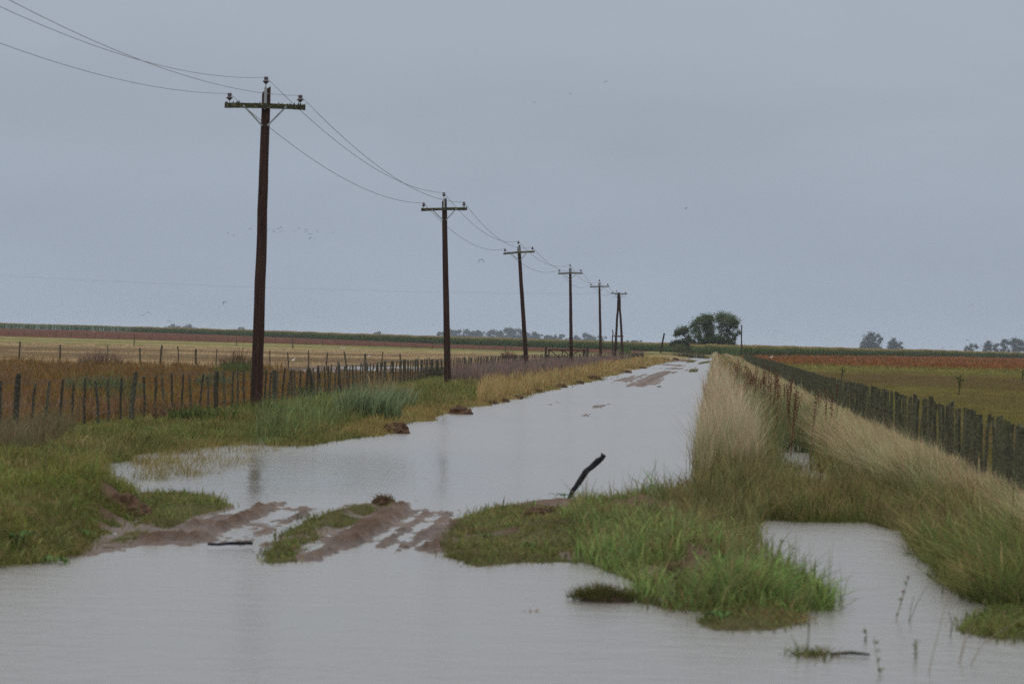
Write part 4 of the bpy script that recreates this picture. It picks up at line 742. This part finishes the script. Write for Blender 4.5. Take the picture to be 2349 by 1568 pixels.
for i, (x, y, h, sp, n, cb, ct, nm) in enumerate((
    (550, 855, 1.5, .6, 300, (.06, .05, .035), (.14, .075, .05), 'dark reddish spiky bush behind the stake fence, left of the tallest pole'), (545, 858, 1.0, .7, 300, (.05, .08, .03), (.13, .17, .06), 'green arching leaves under the dark reddish bush left of the tallest pole'),
    (240, 905, .9, .75, 420, (.05, .07, .03), (.14, .17, .085), 'greyish green leafy bush behind the left stakes'), (290, 925, .55, .5, 240, (.04, .06, .02), (.10, .13, .05), 'low dark green bush behind the left stakes'), (490, 893, .85, .4, 260, (.05, .075, .03), (.15, .175, .1), 'pale green leafy bush behind the stake fence near the tallest pole'),
    (465, 962, .42, .45, 300, (.04, .06, .018), (.10, .13, .04), 'low dark green bush in front of the stake fence left of the tallest pole'), (590, 948, .45, .35, 260, (.04, .055, .018), (.11, .13, .04), 'weeds round the foot of the tallest pole'), (690, 905, .4, .3, 220, (.035, .05, .016), (.09, .11, .035), 'small dark green bush at the stake fence left of the reeds'),
    (400, 962, .6, .3, 160, (.09, .05, .03), (.2, .13, .08), 'reddish dry grass clump at the stake fence in the left middle'), (230, 835, 1.2, .8, 300, (.10, .07, .05), (.24, .16, .12), 'tall pinkish brown weed clump in the red field at left'), (1058, 868, .9, .5, 300, (.12, .07, .05), (.24, .145, .105), 'rust brown bush right of the second pole foot'), (1000, 862, .9, .4, 220, (.05, .05, .03), (.12, .115, .06), 'dark thicket round the fence corner left of the second pole'),
    (1166, 823, 1.2, .45, 120, (.09, .045, .03), (.2, .1, .06), 'small rust coloured bush left of the third pole behind the fence'), (1580, 818, 1.6, 1.8, 300, (.06, .05, .035), (.12, .10, .06), 'dull brown scrub by the verge near the road end'), (1432, 813, 1.6, .7, 200, (.05, .08, .02), (.12, .19, .04), 'bright green bush on the fence right of the two legged pole'))):
    plant('bush', nm, 'bush', P_(x, y), n, h, .03 + (.05 if y < 830 else 0), sp, cb, ct, 200 + i, (.05, 0), .4)
for i, (x, y, h) in enumerate(((2199, 905, 1.0), (2345, 873, .9), (1930, 871, .9))):
    p = P_(x, y); root = empty('sapling', p, ('small leafy sapling in the pasture behind the right fence', 'small sapling in the pasture at the right frame edge', 'tiny sapling poking up just behind the right fence')[i], 'sapling', 'saplings in the right pasture'); rg = np.random.default_rng(300 + i)
    m_ = MB(); m_.tube([(0, 0, -.1), (.05, 0, h * .5), (.1, 0, h)], [.03, .022, .01], 6); m_.obj('stem', M_bark, root)
    V, T, C = leaves(rg, [(Vector((.05, 0, h * t)), .14) for t in (.35, .5, .62, .75, .88)] + [(Vector((.2, 0, h * .7)), .1), (Vector((-.1, 0, h * .8)), .1)], 700, .05, (.06, .075, .025)); trimesh('foliage', V, T, C, M_leaf, root)
# earth clods along the left water edge
def mound(label, p, w_, h_, seed, group='earth clods along the left water edge', grass=True):
    rg = np.random.default_rng(seed); root = empty('earth_mound', p, label, 'earth mound', group); nu, nv = 22, 10; V = []; C = []
    off = rg.uniform(0, 50)
    for j in range(nv + 1):
        t = j / nv; r = math.cos(t * math.pi / 2) ** .8; zz = math.sin(t * math.pi / 2)
        for i in range(nu):
            a = 2 * math.pi * i / nu; nz_ = float(fbm(np.array([math.cos(a) * r * 3 + off]), np.array([math.sin(a) * r * 3 + zz * 3 + off]), 4, seed)[0]); k = .55 + .9 * nz_
            V.append((math.cos(a) * r * w_ / 2 * k, math.sin(a) * r * w_ * .45 * k, -.06 + (h_ + .06) * zz * (.5 + .95 * nz_))); l = .55 + .9 * rg.random(); C.append((.095 * l, .058 * l, .038 * l))
    m_ = MB(); m_.add(V, [(j * nu + i, j * nu + (i + 1) % nu, (j + 1) * nu + (i + 1) % nu, (j + 1) * nu + i) for j in range(nv) for i in range(nu)], C); m_.obj('earth', M_earth, root)
    n = 150; a = rg.uniform(0, 6.28, n); r = np.sqrt(rg.random(n)); B = np.stack([np.cos(a) * r * w_ * .42, np.sin(a) * r * w_ * .36, h_ * .7 * np.sqrt(np.clip(1 - r * r, 0, 1))], 1)
    V, T, C = blades(rg, B, rg.uniform(.04, .13, n), rg.uniform(.006, .014, n) * max(1, p.y / 120), np.stack([rg.normal(0, .7, n), rg.normal(0, .6, n)], 1), np.tile([.07, .05, .03], (n, 1)), np.tile([.19, .13, .07], (n, 1)) * rg.uniform(.6, 1.3, n)[:, None]); trimesh('roots', V, T, C, M_veg, root)
MO = [(907, 993, .55, .27, 'dark brown earth mound at the left water edge, nearest of the row'), (1056, 949, .62, .26, 'broad brown earth mound at the water edge below the second pole'), (1130, 926, .5, .16, 'low brown clod right of the broad mound at the water edge'), (1158, 913, .6, .22, 'brown clod at the water edge below the third pole, left one'), (1189, 908, .6, .22, 'brown clod at the water edge below the third pole, middle one'), (1210, 902, .55, .18, 'brown clod at the water edge below the third pole, right one'), (1235, 898, .55, .16, 'low brown clod right of the three clods below the third pole'), (1286, 885, .8, .3, 'dark earth mound at the golden grass edge, left of the fourth pole'), (1329, 877, .8, .26, 'dark clod below the fourth pole at the golden grass edge'), (1358, 868, .8, .24, 'dark clod just right of the fourth pole line'), (1368, 871, .9, .28, 'rounded clod in the golden grass below the slim pole'), (1438, 855, 1.0, .3, 'dark clod below the two legged pole at the water edge'), (1474, 845, 1.0, .26, 'small clod right of the two legged pole at the water edge'), (1528, 828, 1.3, .45, 'dark mound on the far verge below the leaning bare pole'), (1550, 823, 1.4, .45, 'dark mound on the far verge right of the leaning bare pole')]
for i, (x, y, w_, h_, nm) in enumerate(MO): k_ = .72 if i > 1 else 1; mound(nm, P_(x, y), w_ * k_ * (.8 + .5 * vn(np.array([i * 7.3]), np.array([1.]))[0]), h_ * k_ * .8, 400 + i)
mound('bare brown earth hump in the near green mound beside the charred stake', P_(1245, 1185), .55, .10, 430, 'bare earth humps on the near mound'); mound('dark hollow of bare earth at the middle of the near right mound', P_(1545, 1315), .3, .12, 431, 'bare earth humps on the near mound'); mound('raw brown earth slump on the near left bank', P_(285, 1165), .6, .18, 432, 'bare earth humps on the near mound')
mound('straw topped mud hump at the far end of the middle turf strip', P_(880, 1160), .32, .09, 433, 'bare earth humps on the near mound')
# foreground plants
root_p = gp(1393, 1378, 0.0); tp_ = Vector((float(root_p[0]), float(root_p[1]), 0))
rt_ = empty('grass_tussock', tp_, 'round grass tussock with a dark earth heart standing in the near water', 'tussock'); rg = np.random.default_rng(501)
m_ = MB(); V = [(math.cos(a) * r * .26, math.sin(a) * r * .22, -.05 + .12 * math.sqrt(max(0, 1 - r * r))) for r in (1, .85, .6, .3, .02) for a in np.linspace(0, 6.28, 16, endpoint=False)]
m_.add(V, [(j * 16 + i, j * 16 + (i + 1) % 16, (j + 1) * 16 + (i + 1) % 16, (j + 1) * 16 + i) for j in range(4) for i in range(16)], (.045, .03, .022)); m_.obj('earth', M_earth, rt_)
n = 1500; a = rg.uniform(0, 6.28, n); r = np.sqrt(rg.random(n)); k_ = 1 + .35 * np.sin(a * 3 + 1) + .2 * np.sin(a * 7); B = np.stack([np.cos(a) * r * .27 * k_ - .04, np.sin(a) * r * .24 * k_, .05 * np.sqrt(np.clip(1 - r * r, 0, 1))], 1); lum = rg.uniform(.6, 1.4, n)[:, None]; dr = (rg.random(n) < .4)[:, None]
V, T, C = blades(rg, B, rg.uniform(.03, .14, n) * (1.1 - .4 * r), rg.uniform(.004, .008, n), np.stack([np.cos(a) * r * .9 + rg.normal(0, .5, n), np.sin(a) * r * .8 - .2], 1), np.tile([.05, .05, .018], (n, 1)) * lum, np.where(dr, [.2, .14, .06], [.12, .145, .04]) * lum); trimesh('grass', V, T, C, M_veg, rt_)
# broad leaved dock
def curved_leaf(mb_, b, yaw, L, wd, droop, col, rg):
    n = 7; pts = []; d_ = Vector((math.cos(yaw), math.sin(yaw), 0)); sd_ = Vector((-d_.y, d_.x, 0)); V = []; C = []
    for i in range(n + 1):
        t = i / n; p = b + d_ * L * t * (1 - .15 * t) + Vector((0, 0, L * (t * .95 - droop * t * t))); ww = wd * math.sin(math.pi * min(.98, .08 + .92 * t)) ** .8 * .5 * (1 + .18 * math.sin(t * 19))
        V += [p - sd_ * ww + Vector((0, 0, ww * .3)), p, p + sd_ * ww + Vector((0, 0, ww * .3))]; k = rg.uniform(.8, 1.2); C += [tuple(c * k for c in col), tuple(c * k * 1.3 for c in col), tuple(c * k for c in col)]
    mb_.add(V, [(i * 3 + k, i * 3 + k + 1, i * 3 + k + 4, i * 3 + k + 3) for i in range(n) for k in (0, 1)], C)
def dock(label, p, n, L, wd, seed, col=(.05, .10, .03)):
    rg = np.random.default_rng(seed); m_ = MB()
    for i in range(n): curved_leaf(m_, Vector((rg.normal(0, .05), rg.normal(0, .05), .02)), rg.uniform(0, 6.28), L * rg.uniform(.6, 1.1), wd * rg.uniform(.7, 1.2), rg.uniform(.7, 1.3), col, rg)
    tag(m_.obj('broadleaf_plant', M_leaf, None, p, True), label, 'plant')
dock('broad leaved green dock with curling leaves right of the charred stake', P_(1390, 1205), 16, .30, .075, 511); dock('lower broad leaved dock at the water edge of the near mound', P_(1370, 1245), 10, .2, .07, 514)
dock('small upright leafy sprig just left of the charred stake', P_(1288, 1140), 9, .14, .03, 512, (.06, .12, .035)); dock('broad leaved weed at the left frame edge on the near bank', P_(30, 1205), 12, .22, .06, 513, (.06, .11, .035))
for i, (x, y, L_, nm) in enumerate(((1455, 1215, .2, 'leafy rosette weed right of the broad leaved dock'), (1520, 1235, .22, 'broad weed in the middle of the near right mound'), (1600, 1225, .18, 'small broad weed on the back slope of the near right mound'), (1650, 1290, .22, 'broad weed on the right flank of the near right mound'), (1570, 1330, .18, 'low leafy weed at the front of the near right mound'), (1760, 1350, .2, 'leafy weed at the right tip of the near right mound'), (1640, 1420, .14, 'pale green leafy weed on the small front islet'), (1120, 1235, .12, 'low leafy weed on the left part of the near mound'), (1210, 1255, .12, 'low leafy weed at the front left edge of the near mound'), (130, 1225, .16, 'leafy weed low on the near left bank'), (190, 1225, .14, 'leafy weed at the water edge of the near left bank'))):
    dock(nm, P_(x, y), 11, L_, L_ * .28, 540 + i, (.085, .125, .04) if i % 2 else (.07, .12, .035))
plant('dead_weed', 'rusty orange dead weeds right of the charred stake', 'weeds', P_(1415, 1165), 60, .36, .007, .07, (.2, .09, .04), (.36, .17, .075), 520, (.25, 0), .7)
plant('dead_leaf_litter', 'orange dead leaf litter floating in the near water', 'leaf litter', Vector((*map(float, gp(1222, 1401)), .005)), 22, .07, .02, .05, (.22, .11, .05), (.34, .17, .08), 521, (0, 0), 1.3)
plant('dead_leaf_litter', 'curled reddish dead leaf lying in the near right grass', 'leaf litter', P_(1715, 1383) + Vector((0, 0, .04)), 26, .11, .03, .035, (.16, .075, .045), (.32, .16, .09), 522, (.3, 0), 1.0)
for i, (x, y, h, nm) in enumerate(((1500, 1190, .62, 'tall pale grass stem rising left of centre on the near right mound'), (1585, 1190, .5, 'tall grass stem on the right crest of the near right mound'), (1680, 1235, .42, 'stout green stem near the right side of the near mound'), (1570, 1260, .5, 'bent green stem in the front of the near right mound'), (1755, 1275, .4, 'green stalks leaning over the ditch water'))):
    plant('tall_grass', nm, 'grass', P_(x, y), 14, h, .009, .05, (.09, .12, .035), (.25, .24, .12), 530 + i, (.08, 0), .22, 'tall stems on the near right mound')
def weed(label, p, segs, r, col, heads=0, seed=0, leafy=0, group='thin weed stems in the near right water'):
    rg = np.random.default_rng(seed); root = empty('weed_stem', p, label, 'weed', group); m_ = MB()
    for pts in segs: m_.tube([Vector(q) - p for q in pts], [r * (1 - .5 * i / (len(pts) - 1)) for i in range(len(pts))], 5, col)
    m_.obj('stem', M_leaf, root)
    e = [Vector(s_[-1]) - p for s_ in segs]
    for k in range(heads):
        q = e[k % len(e)]; V, T, C = leaves(rg, [(q - Vector((0, 0, .02)), .018)], 60000, .008, (.15, .085, .065)); trimesh('seed_head', V, T, C, M_leaf, root)
    if leafy: V, T, C = leaves(rg, [(e[0] * t + Vector((0, 0, .01)), .02) for t in np.linspace(.1, .8, leafy)], 14000, .011, (.12, .15, .05)); trimesh('leaf', V, T, C, M_leaf, root)
def up(x0, y0, *tops):
    b = gp(x0, y0, 0.0); p = Vector((float(b[0]), float(b[1]), -.01)); d_ = p.y
    return p, [[p] + [pd(x, y, d_) for x, y in t] for t in tops]
for (x0, y0, tops, r, col, hd, lf, nm) in (
    (1853, 1500, [[(1855, 1440), (1856, 1400), (1858, 1330)]], .004, (.09, .06, .05), 0, 0, 'tall thin dark stem rising from the grass islet in the near right water'),
    (2055, 1420, [[(2068, 1380), (2078, 1345), (2083, 1318)], [(2064, 1390), (2074, 1350)]], .003, (.22, .15, .10), 2, 3, 'weed with two reddish seed heads in the near right water'),
    (1787, 1300, [[(1790, 1265), (1793, 1235)], [(1798, 1270), (1812, 1250), (1822, 1252)]], .004, (.17, .10, .08), 2, 0, 'brown forked seed stalk at the right edge of the near mound'),
    (2085, 1425, [[(2105, 1380), (2125, 1345)], [(2090, 1390), (2096, 1365)]], .003, (.15, .11, .07), 0, 0, 'forked straw stem right of the seed headed weed'),
    (2200, 1520, [[(2215, 1470), (2235, 1420), (2262, 1370)], [(2210, 1475), (2222, 1430)]], .003, (.32, .25, .17), 0, 0, 'bent straw stems at the bottom right corner'),
    (2130, 1545, [[(2140, 1500), (2155, 1440), (2180, 1350)]], .003, (.28, .21, .13), 0, 0, 'long straw stem left of the bottom right corner'),
    (2225, 1525, [[(2250, 1480), (2290, 1450), (2349, 1415)]], .0035, (.30, .24, .16), 0, 0, 'low slanting straw stem at the bottom right corner'),
    (2180, 1460, [[(2184, 1430), (2176, 1400)]], .004, (.04, .03, .03), 0, 0, 'dark bent twig beside the bottom right tuft'),
    (2020, 1545, [[(2008, 1490), (2005, 1455)]], .0025, (.2, .17, .09), 0, 4, 'thin leafy stem standing alone in the near right water'),
    (2100, 1510, [[(2098, 1485), (2102, 1465)]], .003, (.08, .11, .04), 0, 5, 'small green sprouting weed in the near right water'),
    (1985, 1470, [[(1988, 1450), (1984, 1440)]], .003, (.07, .10, .03), 0, 4, 'tiny green sprout in the near right water below the ditch')):
    p, sg = up(x0, y0, *tops); weed(nm, p, sg, r, col, hd, int(x0), lf)
tag(link('driftwood_stick', (lambda m_: (m_.tube([(0, 0, 0), (.14, .01, .012), (.27, -.01, .004)], [.012, .014, .008], 7), m_.mesh('driftwood_stick', M_stake))[1])(MB()), None, Vector((*map(float, gp(1905, 1503)), .012))), 'pale stick floating beside the small islet in the near right water', 'stick')
# brown dock stalks above the right ditch reeds
rg = np.random.default_rng(601); kinds = []
for k in range(6):
    m_ = MB(); h = rg.uniform(.85, 1.2); m_.tube([(0, 0, -.1), (rg.normal(0, .03), 0, h * .5), (rg.normal(0, .05), 0, h)], [.012, .010, .006], 5, (.12, .05, .03))
    V, T, C = leaves(rg, [(Vector((rg.normal(0, .012), 0, h * t)), .024) for t in np.linspace(.55, 1, 10)], 26000, .013, (.12, .055, .036))
    me_all = MB(); me_all.v = m_.v; me_all.f = m_.f; me_all.c = m_.c; me_all.add([tuple(v) for v in V], [tuple(t) for t in T], [tuple(c_) for c_ in C]); kinds.append(me_all.mesh('dock_stalk', M_leaf))
for i in range(110):
    Y = (66 + 90 * rg.random() ** 1.2) if i < 85 else rg.uniform(150, 330); s_ = rg.normal(5.5, .42); X = s_ - 3.85 + .058 * Y
    o = link('dock_stalk', kinds[i % 6], None, (X, Y, ground_z(X, Y))); o.rotation_euler = (rg.normal(0, .06), rg.normal(0, .08), rg.uniform(0, 6.28)); k = rg.uniform(.8, 1.25); o.scale = (1 + .004 * max(0, Y - 60), 1, k)
    tag(o, 'reddish brown dried dock seed stalk among the reeds of the right ditch', 'weed stalk', 'dried dock stalks in the right ditch')
# ------------------------------------------------------------------ birds
def bird(label, x, y, d, span_, droop=.25, yaw=0.0, roll=0.0, col=(.02, .02, .022), group=None, light=None):
    p = pd(x, y, d); m_ = MB(); L = span_ * .42; r = span_ * .055; prof = [(-.5, .1), (-.38, .5), (-.2, .9), (0, 1), (.2, .8), (.34, .55), (.42, .5), (.5, .12)]
    m_.tube([(0, t * L, .012 * L * math.sin(t * 6)) for t, k in prof], [r * k for t, k in prof], 8, light or col)
    for s_ in (-1, 1):
        st = [(0.03, .13, 0), (.2, .14, .09), (.38, .10, .03), (.5, .015, -.14)]; V = []
        for t, ch, zz in st:
            z_ = (zz - droop * t * t * 2.2) * span_; V += [(s_ * t * span_, ch * span_ * .6, z_), (s_ * t * span_, -ch * span_ * .9, z_ - .01 * span_), (s_ * t * span_, 0, z_ + .018 * span_)]
        f = []
        for i in range(3):
            for a, b in ((0, 2), (2, 1), (1, 0)): f.append((i * 3 + a, i * 3 + b, i * 3 + 3 + b, i * 3 + 3 + a) if s_ > 0 else (i * 3 + a, i * 3 + 3 + a, i * 3 + 3 + b, i * 3 + b))
        f.append((9, 10, 11) if s_ < 0 else (11, 10, 9)); m_.add(V, f, col)
    m_.add([(-.06 * span_, -.52 * L, 0), (.06 * span_, -.52 * L, 0), (.02 * span_, -.3 * L, .01), (-.02 * span_, -.3 * L, .01), (0, -.4 * L, .02 * span_)], [(0, 1, 4), (1, 2, 4), (2, 3, 4), (3, 0, 4), (3, 2, 1, 0)], col)
    o = m_.obj('bird', M_feather, None, p, True); o.rotation_euler = (0, roll, yaw); return tag(o, label, 'bird', group)
bird('black bird with arched wings flying between the second and third poles', 1104, 595, 330, .62, .75, .5, 0)
bird('black bird with one drooped wing flying just left of the tallest pole', 514, 692, 330, .5, .8, .7, -.5)
bird('dark bird flying low above the left corn, upper of two close together', 341, 717, 330, .6, .1, .25, .1); bird('dark bird flying low above the left corn, lower of two close together', 328, 723, 330, .5, .15, .25, 0); bird('dark bird flying low above the tiny hazy tree clump', 388, 736, 330, .55, .1, .25, .15)
bird('small dark bird flying above the open middle of the sky, left of the grove', 1574, 477, 300, .3, .5, .7, -.4); bird('tiny bird highest in the sky right of centre', 1390, 187, 300, .38, .3, .5, -.3); bird('tiny pale bird at upper centre sky, higher of two', 1308, 214, 300, .3, .4, .8, 0, (.2, .2, .22)); bird('tiny bird at upper centre sky, lower of two', 1227, 235, 300, .34, .3, .3, 0)
GF = 'loose bird flock crossing behind the tallest pole'
rg = np.random.default_rng(700)
for i, (x, y) in enumerate(((522, 534), (535, 540), (574, 523.6), (617, 527), (627, 527), (628.5, 531), (637.6, 524), (644, 521.5), (650, 529), (643.5, 531), (674, 530), (685, 523.5), (702, 526), (703, 531), (708.6, 536.5), (715, 537), (711.6, 545.5), (722.6, 546), (727, 529.5), (763, 533))):
    bird('tiny pale brown bird in the loose flock crossing behind the tallest pole', x, y, 480, .5 * rg.uniform(.7, 1.2), rg.uniform(.1, .8), rg.uniform(.2, .9), rg.normal(0, .3), (.12, .12, .12), GF)
bird('white bird gliding high above the right fields', 2226, 698, 420, .6, .5, .4, -.2, (.55, .52, .5)); bird('small dark bird above the trees at the right frame edge', 2220, 779.6, 600, .6, .3, .4, 0); bird('small dark bird low over the right corn, left of two', 2163, 797.5, 600, .55, .3, .6, -.5); bird('small dark bird low over the right corn, right of two', 2183, 795, 600, .5, .2, .3, 0); bird('small dark bird with spread wings just right of the grove', 1782, 760, 600, .8, .1, .2, .25)
bird('white egret flying over the left field behind the stake fence', 788, 798, 300, .6, .1, .3, .12, (.75, .75, .75)); bird('white egret flying low left of the second pole', 849, 817, 260, .5, .2, .8, .2, (.75, .75, .75)); bird('dark bird flying low over the tan field at far left', 242, 789, 260, .4, .4, .3, 0); bird('dark bird flying in front of the left corn at the frame edge', 47, 760, 330, .45, .2, .3, .1); bird('dark bird at the left frame edge over the green strip', 3, 776, 300, .5, .1, .3, 0)
def standing_bird(label, p, h, body, leg, group=None, neck=True):
    root = empty('bird', p, label, 'bird', group); m_ = MB(); L = h * .5
    pts = [(-.5 * L, 0, h * .42), (-.3 * L, 0, h * .5), (0, 0, h * .55), (.28 * L, 0, h * .62)]; rad = [.02 * h, .1 * h, .13 * h, .08 * h]
    if neck: pts += [(.4 * L, 0, h * .75), (.36 * L, 0, h * .9), (.45 * L, 0, h * .97), (.75 * L, 0, h * .94)]; rad += [.04 * h, .032 * h, .045 * h, .008 * h]
    else: pts += [(.42 * L, 0, h * .72), (.6 * L, 0, h * .7)]; rad += [.07 * h, .01 * h]
    m_.tube(pts, rad, 8, body); m_.obj('body', M_feather, root, smooth=True)
    for s_ in (-1, 1): l_ = MB(); l_.tube([(0, s_ * .05 * h, -.02), (.02 * h, s_ * .05 * h, h * .5)], .016 * h, 5, leg); l_.obj('leg', M_feather, root)
    return root
def sb(label, x, y, d, h, body, leg=(.03, .03, .03), group=None, neck=True):
    X = (x - CX) / F * d; return standing_bird(label, Vector((X, d, max(0, ground_z(X, d)))), h, body, leg, group, neck)
sb('white egret standing in the stubble just right of the tallest pole', 674, 820, 262, .42, (.75, .75, .75)); sb('white wading bird standing at the far edge of the red crop right of the fence', 1770, 818, 600, .85, (.75, .75, .75))
for i, (x, d, nm) in enumerate(((1582, 520, 'dark bird standing on the far wet road, nearest of four'), (1608, 700, 'dark bird standing on the far road end, left of three'), (1619, 705, 'dark bird standing on the far road end, middle of three'), (1622.5, 690, 'dark bird standing on the far road end, right of three'))): sb(nm, x, 0, d, .42, (.03, .025, .025), group='dark birds standing on the far road', neck=False)
# ------------------------------------------------------------------ haze
hz = bpy.data.materials.new('damp_air'); hz.use_nodes = True; n_ = hz.node_tree.nodes; n_.remove(n_['Principled BSDF'])
pv = n_.new('ShaderNodeVolumePrincipled'); pv.inputs['Density'].default_value = 5.2e-5; pv.inputs['Color'].default_value = (.80, .88, 1, 1); pv.inputs['Anisotropy'].default_value = 0.0; hz.node_tree.links.new(pv.outputs[0], n_['Material Output'].inputs['Volume'])
m_ = MB(); m_.box(0, 5500, 14.5, 14000, 13000, 33); tag(m_.obj('haze', hz), 'thin damp haze over the flat farmland', 'haze', kind='stuff')
